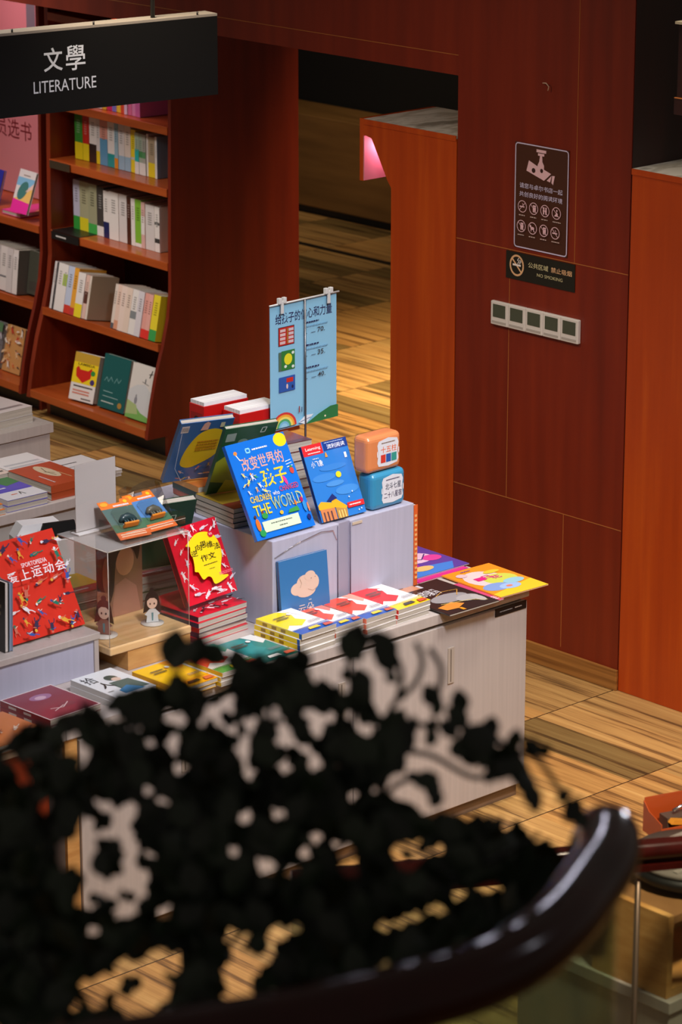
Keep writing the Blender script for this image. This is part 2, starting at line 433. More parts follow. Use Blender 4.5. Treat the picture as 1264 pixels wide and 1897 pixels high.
# ------------------------------------------------------------------ the two tall bookcases at the left
OB = Vector((8.30, 10.04, 0)); RB = -4.0
def BC(x, y, z):
    c, s = math.cos(R(RB)), math.sin(R(RB))
    return (OB.x + x * c - y * s, OB.y + x * s + y * c, z)
def side_profile(top):
    f = [(-.14, .095), (-.115, .24), (-.085, .37), (-.045, .5), (-.015, .62), (0, .74), (.002, .95), (.014, 1.56), (.016, top)]
    return f + [(.70, top), (.70, 0), (-.03, 0), (-.03, .095)]
def case(name, label, y0, y1, last):
    t = thing(name, label, 'bookcase', BC(0, y0, 0), RB); w = y1 - y0; T = 2.30
    for k, (a, b) in enumerate(((0, .022), (w - .03, w))):
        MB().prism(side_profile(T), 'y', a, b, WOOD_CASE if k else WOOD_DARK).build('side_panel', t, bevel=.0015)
    MB().box(.40, .022, 0, .42, w - .03, T, paint((70, 22, 12), .5)).build('back_panel', t)
    MB().box(-.03, .022, 0, .0, w - .03, .095, CHAR).build('plinth', t)
    for z, x, q in ([(.098, -.138, 0), (.473, -.06, 11), (.822, -.002, 0), (1.144, 0, 0), (1.41, .008, 0), (1.8, .012, 0)] if not last else [(.098, -.138, 0), (.470, -.04, 6), (.822, -.004, 0)]):
        dz = math.tan(R(q)) * (.40 - x)                      # two shelves slope down towards the back
        MB().prism([(x, z), (.40, z - dz), (.40, z + .036 - dz), (x, z + .036)], 'y', .022, w - .03, WOOD_SHELF).build('shelf', t, bevel=.002)
    MB().box(.016, 0, T, .70, w, T + .03, WOOD_CASE).build('top_panel', t)
    return t
main = case('bookcase', 'tall red-wood bookcase with several shelves of books, left of the passage', 0, .955, False)
left = case('bookcase', 'tall red-wood bookcase with the pink poster niche, cut off by the left edge', 1.0, 2.1, True)
# price rails on two shelf edges of the main bookcase
for z, c in ((1.158, paint((120, 104, 84), .3, .8)), (.8358, CHAR)):
    n = thing('shelf_label_holder', 'bronze label strip on the left end of the second shelf edge' if z > 1 else 'black label strip with white print on the left end of the third shelf edge', 'label holder', BC(-.004 if z > 1 else -.006, .80, z), RB)
    m = MB().box(-.004, -.05 if z > 1 else -.11, -.014, 0, .11, .020, c)
    if z < 1: Art(m, (-.004, .11, -.014), (0, -1, 0), (0, 0, 1), (-1, 0, 0), .22, .034).mini(.18, .3, .55, .7, 1, (225, 225, 225))
    m.build('strip', n)
    if z < 1: MB().box(0.0, -.11, .0226, .16, .11, .0246, c).build('tray', n)
# poster and its lettering in the niche of the left bookcase
ps = MB().box(.33, .024, .862, .345, 1.06, 2.28, paint((216, 150, 152), .6))
A = Art(ps, (.33, 1.06, .862), (0, -1, 0), (0, 0, 1), (-1, 0, 0), 1.036, 1.418, lambda c: paint(c, .6))
A.text('店员选书', .07, .185, .475, .25, (120, 30, 40), .01)
A.rect(.46, .51, .53, .66, (120, 124, 130)).rect(.535, .51, .543, .66, (90, 40, 40))
pst = thing('poster', 'pink poster board with dark red Chinese lettering in the left bookcase niche', 'poster', BC(0, 1.0, 0), RB)
ps.build('board', pst)
ball = thing('red_ornament', 'small round red ornament above the hanging sign, seen past its top edge', 'ornament', BC(.30, 1.09, 1.765), RB)
bm_pts = [(0, 0, -.022), (0, 0, -.018), (0, 0, -.008), (0, 0, .004), (0, 0, .014), (0, 0, .02)]
MB().tube(bm_pts, [.004, .014, .021, .021, .013, .002], gloss((200, 24, 24)), 14).build('ball', ball)
MB().box(-.02, -.02, -.03, .03, .02, -.022, WOOD_CASE).build('ledge', ball)
area('niche_light', BC(-.25, 1.55, 2.25), BC(.3, 1.6, 1.2), 3.2, .3, (1, .55, .62), 110)

# ------------------------------------------------------------------ books on the shelves
def shelf_row(z, yleft, lx, specs, group, place, depth=.148, tilt=0):
    """spines out, from the left; spec = (thickness, height, spine colour, bands, words[, cover colour])"""
    y = yleft
    for i, sp in enumerate(specs):
        th, h, c, bands, words = sp[:5]; cover = sp[5] if len(sp) > 5 else c
        y -= th
        def spa(A, bands=bands, i=i, c=c):
            for v0, v1, bc in bands: A.rect(.0, v0, 1, v1, bc)
            r = random.Random(i + int(z * 100)); dk = tuple(int(q * .74) for q in c) if sum(c) > 330 else tuple(min(235, int(q * .5 + 110)) for q in c)
            A.mini(.3, .55, .7, .85, 6, dk, i) if th > .017 else A.line([(.5, .5), (.5, .8)], .002, dk)
        lab = '%s, %s from the left, %s' % (words, ORD[i], place)
        book(lab, 'book', BC(lx + random.uniform(-.003, .004), y, z + .0005 + (.0 if not tilt else 0.0)), RB, 0, depth, h, th - .0008, cover, None, None, c, spa, group, .0012, .002, 'paperback', tilt)
W1, W2, W3 = (228, 222, 220), (214, 208, 208), (220, 206, 196)
k = .0014
shelf_row(1.181, .862, .10, [
 (44*k, .212, (52, 132, 50), [(0, .36, (222, 200, 30))], 'green spine with a yellow foot'),
 (35*k, .212, (190, 40, 30), [(0, .36, (222, 200, 30))], 'red spine with a yellow foot'),
 (42*k, .215, W1, [(0, .38, (46, 32, 28))], 'white spine with a dark brown foot'),
 (20*k, .208, W2, [(0, .28, (226, 200, 30))], 'pale spine with a yellow foot'),
 (42*k, .205, (214, 150, 136), [(0, .58, (92, 150, 190))], 'pink spine with a broad blue foot'),
 (40*k, .212, W1, [(0, .28, (28, 150, 152))], 'white spine with a teal foot'),
 (20*k, .212, (150, 182, 200), [(0, .22, (222, 140, 40))], 'light blue spine with an orange foot'),
 (33*k, .208, W2, [(0, .3, (150, 180, 204))], 'white spine with a light blue foot'),
 (33*k, .208, W3, [(0, .3, (150, 180, 204))], 'cream spine with a light blue foot'),
 (26*k, .190, (232, 206, 40), [(.3, .36, (200, 196, 190))], 'all yellow spine'),
 (22*k, .182, (170, 190, 170), [(0, .3, W1), (.3, .6, (40, 180, 176))], 'pale green spine with teal band'),
 (18*k, .180, (160, 176, 160), [(0, .3, W1), (.42, .58, (70, 140, 84))], 'grey-green spine with a green band'),
 (18*k, .180, (168, 168, 160), [(0, .3, W1), (.42, .58, (90, 150, 100))], 'grey spine with a green band'),
 (10*k, .186, W1, [], 'thin white spine'),
 (40*k, .176, (176, 156, 130), [(0, .36, (228, 202, 40))], 'tan spine with a yellow foot'),
 (12*k, .184, W1, [], 'thin pale spine beside the tan one', (120, 150, 180)),
], 'paperbacks on the second shelf of the main bookcase', 'second shelf of main bookcase')
shelf_row(.859, .878, .09, [
 (36*k, .225, (188, 184, 206), [(0, .27, (52, 150, 60))], 'lavender spine with a green foot'),
 (50*k, .225, (168, 164, 132), [(0, .27, (222, 204, 40))], 'khaki spine with a yellow foot'),
 (50*k, .225, (160, 158, 128), [(0, .2, (70, 170, 76))], 'khaki spine with a green foot'),
 (40*k, .222, (66, 62, 60), [(0, .2, W1)], 'dark grey spine with a white foot'),
 (32*k, .212, W1, [(0, .34, (34, 40, 90))], 'white spine with a navy foot'),
 (52*k, .216, W1, [], 'plain white wide spine'),
 (46*k, .216, W2, [], 'plain pale grey wide spine'),
 (22*k, .214, (74, 40, 30), [], 'dark brown narrow spine'),
 (22*k, .210, W1, [], 'narrow white spine'),
 (34*k, .210, (126, 184, 56), [(0, .08, W1)], 'lime green spine'),
 (20*k, .205, (216, 176, 170), [(.3, .7, W1)], 'white spine with pink ends'),
 (50*k, .200, W2, [], 'wide white spine', (150, 140, 122)),
 (26*k, .200, W1, [(.2, .3, (60, 60, 60)), (.6, .66, (90, 90, 90))], 'white spine with grey marks'),
], 'paperbacks on the third shelf of the main bookcase', 'third shelf of main bookcase')
k = .00165
shelf_row(.511, .878, -.055, [
 (12*k, .215, W2, [], 'thin white spine'), (9*k, .213, (60, 56, 60), [], 'very thin dark spine'),
 (28*k, .215, W1, [], 'white spine', ), (20*k, .214, W1, [(.55, .8, (168, 196, 70))], 'white spine with a lime patch'),
 (30*k, .213, (190, 200, 224), [(0, .18, (206, 60, 44))], 'pale blue spine with a red foot'),
 (22*k, .213, (226, 160, 52), [(0, .16, (190, 60, 60))], 'orange spine with a red foot'),
 (34*k, .200, W1, [(0, .3, (232, 210, 40))], 'white spine with a yellow foot'),
 (16*k, .196, (220, 184, 172), [(.35, .62, (90, 50, 40))], 'pink spine with a brown band'),
 (10*k, .196, W3, [], 'cream spine of the face-on cover', (196, 184, 158)),
], 'leaning paperbacks on the fourth shelf', 'fourth shelf of main bookcase', .148, 11)
shelf_row(.511, .395, -.055, [
 (14*k, .196, W3, [(0, .12, (90, 90, 96))], 'off-white spine'), (20*k, .198, (226, 196, 182), [(0, .2, (214, 150, 120))], 'peach spine with an orange foot'),
 (24*k, .198, (230, 208, 198), [], 'pale peach spine'), (26*k, .198, (226, 204, 190), [], 'blush spine'),
 (28*k, .198, W1, [(.35, .52, (130, 134, 138))], 'white spine with a grey label'), (26*k, .198, (214, 208, 216), [], 'lilac-white spine'),
 (20*k, .196, (226, 160, 150), [(0, .2, (224, 52, 44))], 'pink spine with a red foot'), (18*k, .196, (230, 170, 160), [(0, .2, (224, 52, 44))], 'rose spine with a red foot'),
 (30*k, .200, (232, 212, 48), [(0, .24, (60, 160, 80))], 'yellow spine with a green foot'),
], 'second group of leaning paperbacks on the fourth shelf', 'right half of fourth shelf', .148, 11)
shelf_row(1.4475, .70, .05, [(.03, .2, W1, [], 'white spine'), (.03, .2, (196, 60, 100), [], 'magenta spine'), (.035, .2, W2, [], 'pale spine'),
 (.04, .2, W1, [], 'broad white spine'), (.03, .2, (226, 196, 60), [], 'mustard spine'), (.045, .2, (205, 40, 110), [], 'deep pink spine'), (.03, .2, (220, 206, 226), [(.0, .2, (120, 130, 210))], 'lilac spine'),
 (.035, .2, (230, 210, 60), [], 'yellow spine'), (.03, .2, (214, 84, 50), [], 'orange spine'), (.022, .2, (224, 210, 226), [], 'pale lilac spine'), (.03, .2, (216, 120, 160), [], 'rose spine'),
 (.03, .2, (224, 150, 190), [], 'light pink spine'), (.035, .2, (206, 110, 170), [], 'mauve spine')], 'paperbacks on the top visible shelf', 'top shelf of main bookcase')
# face-out books on the bottom shelf
def fox(A):
    A.rect(0, 0, 1, .36, (228, 222, 220)).rect(0, .36, 1, .8, (238, 206, 26)).rect(0, .8, 1, 1, (196, 156, 50))
    A.poly([(.12, .66), (.2, .72), (.3, .65), (.62, .65), (.74, .72), (.78, .66), (.74, .5), (.45, .38), (.16, .5)], (206, 34, 24))
    A.ell(.82, .62, .09, .055, (50, 140, 60)).ell(.84, .43, .09, .06, (70, 50, 110))
    A.text('LAMBDA', .18, .74, .86, .79, (60, 40, 20), .02)
    A.mini(.12, .27, .9, .33, 1, (70, 60, 60)).mini(.12, .12, .8, .24, 2, (220, 130, 110)).mini(.5, .03, .9, .08, 1, (90, 80, 80))
book('yellow and white book with a red fox head on the bottom shelf', 'book', (8.236, 10.70, .145), -86, 15, .161, .214, .035, (232, 226, 222), fox, group='face-out books on the bottom shelf', name='hardback_book')
def teal(A):
    A.line([(.12, .5), (.2, .58), (.28, .5), (.36, .6), (.44, .52)], .003, (120, 170, 170)).line([(.5, .5), (.58, .6), (.66, .52), (.74, .6)], .003, (120, 170, 170))
    A.rect(.14, .31, .5, .322, (150, 190, 190)).rect(.14, .22, .72, .23, (170, 200, 200)).mini(.12, .1, .6, .14, 1, (210, 220, 215)).ell(.82, .12, .08, .055, (170, 130, 60))
book('dark teal hardback with faint pale lettering, middle of three on the bottom shelf', 'book', (8.252, 10.513, .143), -91.5, 13, .19, .24, .025, (20, 88, 88), teal, group='face-out books on the bottom shelf', name='hardback_book')
def hill(A):
    A.poly([(0, .5), (.3, .62), (.62, .66), (1, .5), (1, 0), (0, 0)], (206, 208, 212))
    A.poly([(0, .3), (.3, .27), (.6, .14), (1, .08), (1, 0), (0, 0)], (120, 176, 90)).poly([(0, .32), (.4, .26), (.5, .1), (0, .06)], (170, 190, 130))
    A.ell(.34, .34, .06, .07, (140, 140, 150)).ell(.34, .42, .03, .03, (150, 150, 156)).line([(.5, .7), (.78, .66)], .003, (120, 120, 120)).ell(.62, .72, .02, .05, (110, 110, 116))
    A.line([(.76, .8), (.84, .94)], .005, (60, 60, 60)).line([(.72, .86), (.88, .88)], .003, (60, 60, 60))
book('white picture book with a green hill drawing at the right end of the bottom shelf', 'book', (8.236, 10.299, .142), -92.4, 13.5, .172, .243, .018, (222, 216, 212), hill, group='face-out books on the bottom shelf')
# left bookcase: niche display, white row, bottom row
def abstract(A):
    A.rect(0, .62, 1, .82, (130, 190, 226)).rect(0, .0, 1, .30, (236, 40, 160)).poly([(.0, .3), (1, .26), (1, .62), (.7, .5), (.3, .36)], (240, 196, 110))
    A.ell(.45, .52, .34, .17, (64, 124, 120), 20, .9).poly([(.6, .5), (1, .6), (1, .74)], (240, 206, 190)).mini(.3, .86, .7, .9, 1, (150, 120, 110))
def stand(name, label, P, yaw):
    t = thing(name, label, 'book stand', P, yaw)
    MB().tube([(-.0, .07, .0035), (0, -.07, .0035), (.05, -.07, .0035), (.05, .07, .0035), (0, .07, .0035)], .003, CHROME, 6).build('foot', t)
    MB().tube([(.05, .05, .003), (.085, .05, .12), (.085, -.05, .12), (.05, -.05, .003)], .003, CHROME, 6).build('rest', t)
    return t
nb = book('teal, yellow and hot pink picture book propped up in the pink niche', 'book', (8.367, 11.27, .900), -96, 19, .143, .197, .012, (224, 222, 222), abstract, name='paperback')
def coverpink(A): A.rect(0, 0, 1, 1, (236, 40, 160)).poly([(.5, 1), (1, 1), (1, .4)], (240, 196, 110))
book('flat hot pink book in the niche, under the propped book of the same design', 'book', BC(.02, 1.36, .880), -94, 90, .15, .20, .018, (236, 40, 160), coverpink, name='paperback')
plate = thing('display_plate', 'round grey plate lying behind the propped book in the niche', 'plate', BC(.20, 1.24, .8602), RB)
MB().tube([(0, 0, 0), (0, 0, .008)], [.045, .06], paint((150, 146, 150), .3), 20).build('dish', plate)
def blueb(A): A.rect(.1, .82, .6, .86, (230, 230, 240)).rect(.1, .74, .5, .77, (200, 200, 230)).mini(.1, .2, .5, .6, 4, (120, 130, 220))
book('bright blue book with white title lines at the left edge of the niche', 'book', BC(.10, 1.655, .862), -96, 16, .133, .165, .014, (34, 44, 170), blueb, name='paperback')
shelf_row(.509, 1.50, -.02, [(.045, .2, (216, 206, 190), [], 'cream spine'), (.045, .2, W1, [], 'white spine'), (.06, .205, (190, 186, 186), [(.4, .9, (200, 196, 196))], 'grey printed spine'),
 (.06, .205, W1, [(.3, .34, (120, 120, 124))], 'white printed spine'), (.05, .205, W2, [], 'pale grey spine'), (.045, .205, W1, [(.8, .9, (230, 226, 226))], 'white end spine', (96, 90, 84))], 'books on the middle shelf of the left bookcase', 'middle shelf of left bookcase', .15, 6)
def dark(A): A.rect(.5, .35, .95, .4, (90, 220, 190)).rect(.6, .72, .95, .75, (110, 200, 180)).rect(.1, .1, .9, .3, (70, 66, 60))
book('dark grey-green boxed book leaning at the right end of the left bookcase shelf', 'book', BC(.03, 1.19, .512), -92, 8, .16, .2, .02, (74, 74, 64), dark, name='hardback_book')
def busy(A): A.doodles(16, [(220, 110, 50), (236, 196, 150), (240, 230, 220), (60, 50, 50), (200, 60, 40)], 5, size=.13)
def busy2(A): A.doodles(12, [(150, 140, 150), (90, 110, 90), (200, 196, 206)], 8, size=.12).rect(0, .8, 1, 1, (90, 130, 90))
book('orange and cream comic standing face-out at the bottom of the left bookcase', 'book', BC(-.05, 1.30, .139), -94, 12, .15, .215, .015, (206, 150, 90), busy, name='paperback')
book('grey and green comic standing face-out at the bottom left corner of the left bookcase', 'book', BC(-.05, 1.47, .139), -94, 12, .15, .215, .015, (120, 116, 120), busy2, name='paperback')

area('top_shelf_light', BC(.02, .45, 1.79), BC(.25, .4, 1.5), 1.1, .25, (1, .55, .75), 150)

# ------------------------------------------------------------------ front display table
TZ = .70
t = thing('display_table', 'white display table with cupboard doors in the middle of the shop floor', 'table', (5.71, 6.3, 0))
MB().box(-.905, .012, .045, .90, .88, .664, LAM).build('carcass', t, bevel=.002)
MB().box(-.905, .0, .045, -.863, .012, .664, WOOD_TAN).build('edge_board', t)
doors = ((-.86, -.45), (-.446, .165), (.169, .906))
for i, (a, b) in enumerate(doors):
    d = MB().box(a, -.008, .048, b, .010, .655, LAM)
    d = d.build('door', t, bevel=.002)
    hx = (b - .05) if i == 0 else (a + .39 if i == 2 else b - .06)
    h = MB().box(hx, -.012, .465, hx + .026, -.008, .580, paint((176, 164, 152), .35))
    h.box(hx + .009, -.0125, .470, hx + .013, -.012, .575, paint((110, 98, 88), .5)); h.build('handle', d)
MB().box(-.90, .015, 0, .895, .85, .045, noise_ramp('kick_wood', (1, 6, 20), [(.3, (96, 74, 58)), (.7, (142, 116, 92))], .5, 3)).build('kickboard', t)
MB().box(-.905, -.010, .667, .913, .90, TZ, LAM).build('table_top', t, bevel=.002)
lb = MB().box(.763, -.0105, .632, .900, -.0082, .658, BLACK)
Art(lb, (.763, -.0105, .632), (1, 0, 0), (0, 0, 1), (0, -1, 0), .137, .026, paper).mini(.14, .4, .55, .62, 1, (150, 150, 150)).mini(.62, .38, .85, .64, 1, (180, 170, 160))
lb.build('label_strip', t)
t = thing('display_table', 'white-topped dark table continuing past the left edge, hidden by the plant', 'table', (4.2, 6.3, 0))
MB().box(-.7, .012, .0, .555, .88, .664, WOOD_DARK).build('carcass', t)
MB().box(-.7, -.010, .667, .603, .90, TZ, LAM).build('table_top', t, bevel=.002)

# risers
RZ = .978
t = thing('display_riser', 'pale plastic-wrapped box riser with the cloud book leaning on it, on the table', 'riser', (6.05, 6.79, TZ))
b = MB().box(-.291, -.273, .0, -.022, .39, RZ - TZ, LAMBLUE).build('riser_box', t, bevel=.003)
MB().box(.022, -.273, .0, .291, .39, RZ - TZ, LAMBLUE).build('riser_box', t, bevel=.003)
MB().box(-.022, -.268, .0, .022, .385, RZ - TZ - .002, paint((150, 148, 168), .5)).build('middle_strip', t)
MB().tube([(-.03, -.275, .272), (-.03, -.2755, .01)], .0016, paint((90, 84, 104), .5), 6).build('seam', t)
MB().tube([(.022, -.275, .272), (.022, -.2755, .01)], .0016, paint((90, 84, 104), .5), 6).build('seam', t)
w = MB()
w.tube([(-.285, -.2745, .225), (-.20, -.2765, .252), (-.10, -.2765, .268), (-.05, -.2755, .262), (-.035, -.2745, .23)], .0022, WRAP, 6)
w.tube([(.12, -.275, .04), (.15, -.277, .015), (.24, -.277, .012)], .0025, WRAP, 6)
w.build('wrap_fold', t)
MB().box(.03, -.276, .262, .07, -.274, .270, paint((196, 180, 160), .4)).build('clip', t)
t = thing('display_riser', 'white low riser with the red sports book standing on it, left part of the table', 'riser', (4.85, 6.8, TZ))
MB().box(-.75, -.216, 0, .298, .16, .106, LAMBLUE).build('riser_box', t, bevel=.002)
MB().box(.283, -.222, 0, .298, -.2162, .106, LAM).build('edge_strip', t)
MB().box(-.75, -.226, .1062, .302, .165, .126, LAM).build('riser_top', t, bevel=.002)
LZ = TZ + .126

# ------------------------------------------------------------------ the leaning picture books
def kids(A):
    Y, WH = (246, 208, 46), (236, 240, 246)
    A.ell(.9, .93, .11, .07, (244, 214, 30)).text('改变世界的', .16, .70, .86, .84, (238, 168, 146), .02)
    A.ell(.12, .90, .03, .02, (240, 140, 60)).line([(.12, .88), (.16, .82)], .003, WH).line([(.3, .92), (.36, .92), (.36, .88), (.3, .88), (.3, .92)], .004, (150, 220, 240)).mini(.40, .885, .66, .915, 1, WH)
    A.text('孩子', .40, .50, .82, .68, Y, .03)
    for i in range(3): A.line([(.86, .70 - i * .03), (.96, .71 - i * .03)], .002, WH)
    A.ell(.92, .60, .035, .035, (200, 70, 60)).ell(.92, .64, .02, .015, (60, 140, 70)).ell(.76, .52, .025, .05, (220, 60, 150), 12, .3)
    A.text('CHILDREN', .10, .375, .45, .44, Y, .02).text('who', .49, .40, .60, .445, WH, .01).text('CHANGED', .62, .42, .94, .475, (206, 60, 90), .02)
    A.text('THE', .10, .235, .38, .345, Y, .02).text('WORLD', .42, .26, .94, .385, (250, 214, 60), .035).text('WORLD', .43, .268, .93, .377, (70, 150, 190), .0)
    A.rect(.16, .06, .78, .17, (206, 222, 196)).mini(.3, .125, .66, .145, 1, (90, 96, 90)).mini(.42, .085, .56, .105, 1, (90, 96, 90))
    A.ell(.09, .15, .035, .065, (236, 112, 40)).ell(.08, .235, .02, .018, (90, 50, 40)).ell(.12, .06, .05, .035, (40, 150, 80))
    A.ell(.24, .225, .05, .03, (50, 150, 70)).ell(.22, .265, .018, .016, (120, 60, 40)).ell(.52, .215, .03, .02, (240, 180, 60))
    A.poly([(.62, .19), (.82, .19), (.8, .24), (.66, .225)], (60, 150, 70)).ell(.79, .275, .016, .028, (230, 120, 50))
    A.ell(.92, .22, .03, .06, (50, 140, 210)).ell(.9, .29, .024, .03, (170, 30, 90)).ell(.93, .1, .03, .03, (30, 40, 110)).ell(.97, .2, .014, .05, (220, 130, 90))
    A.doodles(9, [(240, 150, 60), (60, 170, 90), (240, 220, 120), (230, 230, 240)], 4, (.04, .46, .36, .68), .05)
book('large bright blue picture book about children, leaning at the front left of the wrapped riser', 'book', (5.713, 6.531, .986), .8, 28.5, .234, .298, .014, (14, 112, 214), kids, spine=(20, 90, 190))
def skybook(A):
    A.rect(0, .86, .44, 1, (214, 40, 48)).text('Learning', .07, .915, .4, .965, (245, 240, 240), .02).mini(.1, .875, .38, .9, 1, (240, 220, 220))
    A.rect(.46, .88, 1, 1, (24, 60, 140)).text('流利阅读', .54, .895, .94, .955, (236, 240, 248), .02).mini(.5, .97, .92, .985, 1, (200, 214, 236))
    A.ell(.3, .55, .26, .05, (62, 134, 212)).ell(.72, .34, .26, .06, (66, 138, 214)).ell(.55, .66, .3, .04, (56, 128, 208)).ell(.5, .45, .2, .035, (74, 142, 214))
    A.text('小飞象', .10, .70, .36, .785, (238, 240, 244), .02).mini(.16, .80, .3, .82, 1, (220, 226, 236)).text('1', .86, .74, .91, .81, (245, 245, 250), .03)
    A.ell(.62, .55, .06, .04, (240, 212, 40)).poly([(.44, .80), (.5, .80), (.48, .86), (.46, .86)], (214, 150, 70))
    A.poly([(.0, .22), (.08, .26), (.30, .22), (.36, .31), (.42, .25), (.62, .13), (.58, .10), (.36, .15), (.0, .16)], (232, 172, 40))
    A.poly([(.02, .16), (.34, .15), (.34, .0), (.02, .0)], (206, 130, 80)).poly([(.36, .15), (.6, .1), (.58, .0), (.36, .0)], (186, 140, 70))
    for x in (.07, .15, .23): A.rect(x, 0, x + .03, .12, (90, 60, 70))
    for x in (.40, .46, .52): A.rect(x, 0, x + .022, .1, (236, 206, 120))
    A.poly([(.2, .25), (.36, .33), (.44, .26), (.30, .24)], (30, 44, 110))
    A.rect(.62, .10, .99, .17, (214, 44, 50)).mini(.66, .12, .92, .15, 1, (245, 225, 225))
    for u, v in ((.8, .3), (.7, .24), (.9, .06), (.84, .05)): A.ell(u, v, .012, .01, (236, 242, 250))
book('smaller blue picture book with a red label and golden temple roof, on the riser', 'book', (5.980, 6.540, .9845), -1.1, 24.2, .178, .237, .013, (44, 122, 206), skybook, spine=(24, 50, 120))
def head(A):
    Y, WH = (246, 216, 24), (226, 214, 220)
    A.doodles(20, [WH, (210, 200, 214), (236, 226, 226)], 21, (.07, .05, .93, .95), .075, ((.2, .18, .86, .86),))
    A.blob([(.30, .80), (.46, .86), (.64, .85), (.78, .78), (.84, .66), (.83, .52), (.76, .40), (.72, .33), (.72, .26), (.82, .24), (.80, .21), (.54, .17), (.50, .26), (.44, .29), (.34, .27), (.30, .33), (.28, .38), (.22, .40), (.24, .46), (.26, .56), (.24, .64), (.27, .72), (.19, .745)], Y)
    K = (30, 26, 20)
    for i, (c, u, v) in enumerate(zip('逆向思维法', (.25, .36, .47, .59, .71), (.58, .635, .655, .635, .59))): A.text(c, u, v, u + .125, v + .085, K, .03)
    A.text('作文', .40, .49, .70, .575, K, .025).mini(.42, .43, .70, .45, 1, K).mini(.5, .37, .62, .385, 1, (120, 100, 20))
    A.ell(.72, .80, .055, .04, (206, 30, 50)).mini(.69, .79, .76, .82, 2, (240, 200, 200)).mini(.66, .26, .94, .3, 2, (240, 120, 140)).mini(.5, .04, .7, .06, 1, WH)
book('crimson book with a yellow head silhouette, propped on the pile of red books', 'book', (5.521, 6.618, .806), 5.5, 23.7, .205, .231, .022, (214, 24, 48), head, spine=(120, 20, 34), hard=.0025)
def sport(A):
    WH = (238, 236, 240)
    A.doodles(44, [(60, 90, 170), (236, 210, 190), (40, 120, 100), (226, 170, 60), (230, 226, 232), (60, 50, 80), (206, 110, 90)], 33, (.04, .04, .96, .97), .07, ((.1, .53, .9, .74),))
    A.text('SPORTOPEDIA', .36, .685, .70, .73, WH, .02)
    for i, c in enumerate('爱上运动会'): A.text(c, .14 + i * .16, .565, .14 + i * .16 + .135, .67, WH, .02)
book('large red sports book with scattered athletes, standing on the low riser at the left', 'book', (4.882, 6.632, LZ + .0087), 1.6, 28.2, .267, .292, .016, (216, 50, 34), sport, spine=(196, 180, 186), hard=.0025)
def cloud(A):
    c = (214, 186, 168)
    for u, v, a, b in ((.5, .62, .16, .11), (.36, .55, .15, .09), (.66, .60, .14, .12), (.52, .50, .2, .09), (.62, .70, .11, .07)): A.ell(u, v, a, b, c)
    A.line([(.40, .70), (.44, .62), (.40, .56)], .0014, (170, 140, 120)).line([(.56, .52), (.66, .48), (.76, .52)], .0014, (170, 140, 120)).ell(.64, .66, .008, .006, (60, 50, 50)).ell(.72, .67, .008, .006, (60, 50, 50))
    A.text('云朵', .34, .20, .66, .32, (206, 200, 196), .01).mini(.56, .35, .62, .38, 1, (180, 190, 200)).mini(.34, .07, .66, .09, 1, (150, 170, 190))
book('blue picture book with a beige cloud, standing against the front of the wrapped riser', 'book', (5.768, 6.482, TZ + .0018), -2, 5.5, .188, .215, .012, (54, 112, 168), cloud, spine=(40, 90, 140))
# books facing the other side of the table: their backs are seen
def back1(A):
    A.blob([(.22, .30), (.25, .55), (.40, .78), (.62, .86), (.86, .80), (.92, .60), (.84, .40), (.62, .28), (.40, .22)], (240, 200, 36))
    A.rect(.04, .84, .18, .95, (226, 216, 214))
    for i in range(6): A.rect(.055 + i * .02, .86, .063 + i * .02, .93, (60, 50, 60))
    A.mini(.42, .5, .82, .68, 4, (190, 120, 30)).poly([(.4, .86), (.54, .86), (.56, .97), (.5, 1), (.44, .97)], (226, 176, 160)).rect(.76, .88, .84, .96, (226, 220, 180))
    A.doodles(9, [(230, 190, 180), (236, 226, 220), (206, 120, 110), (220, 190, 90)], 6, (.08, .04, .96, .30), .07).doodles(4, [(230, 190, 180), (236, 226, 220)], 9, (.90, .4, .97, .9), .06)
    A.line([(.02, .9), (.1, .3), (.3, .06)], .0015, (210, 220, 230))
def lean_back(label, P, yaw, lean, w, h, t, cov, art, **kw):
    """front cover away from us, fore-edge pages on the upper side: the back cover is the face modelled at y=0"""
    return book(label, 'book', P, yaw, lean, w, h, t, cov, art, **kw)
lean_back('blue back cover with a yellow shape and barcode, left of the green book', (5.735, 6.995, 1.060), -17.9, -36, .173, .28, .018, (52, 104, 164), back1)
def back2(A):
    A.rect(.06, .80, .24, .92, (150, 170, 160)).line([(.7, .88), (.78, .88), (.8, .95), (.72, .95), (.7, .88)], .003, (210, 220, 210))
    A.poly([(.0, .5), (.3, .66), (.7, .5), (.9, .2), (.6, .1), (.0, .2)], (150, 160, 40)).poly([(.3, .2), (.8, .1), (.8, .0), (.2, .0)], (206, 196, 50)).ell(.4, .78, .09, .04, (120, 150, 130))
lean_back('dark green book seen from its back cover, between the two blue books', (5.79, 6.856, 1.0415), -12.9, -30, .178, .275, .016, (32, 84, 50), back2)
def back3(A): A.line([(.6, .7), (.68, .7), (.7, .8), (.62, .8), (.6, .7)], .002, (200, 216, 206)).ell(.8, .55, .1, .06, (110, 150, 130)).ell(.7, .38, .05, .03, (140, 170, 150))
lean_back('small dark green book with a cream top edge, behind the acrylic case', (5.525, 6.93, .835), -14, -24, .20, .25, .024, (20, 62, 40), back3)

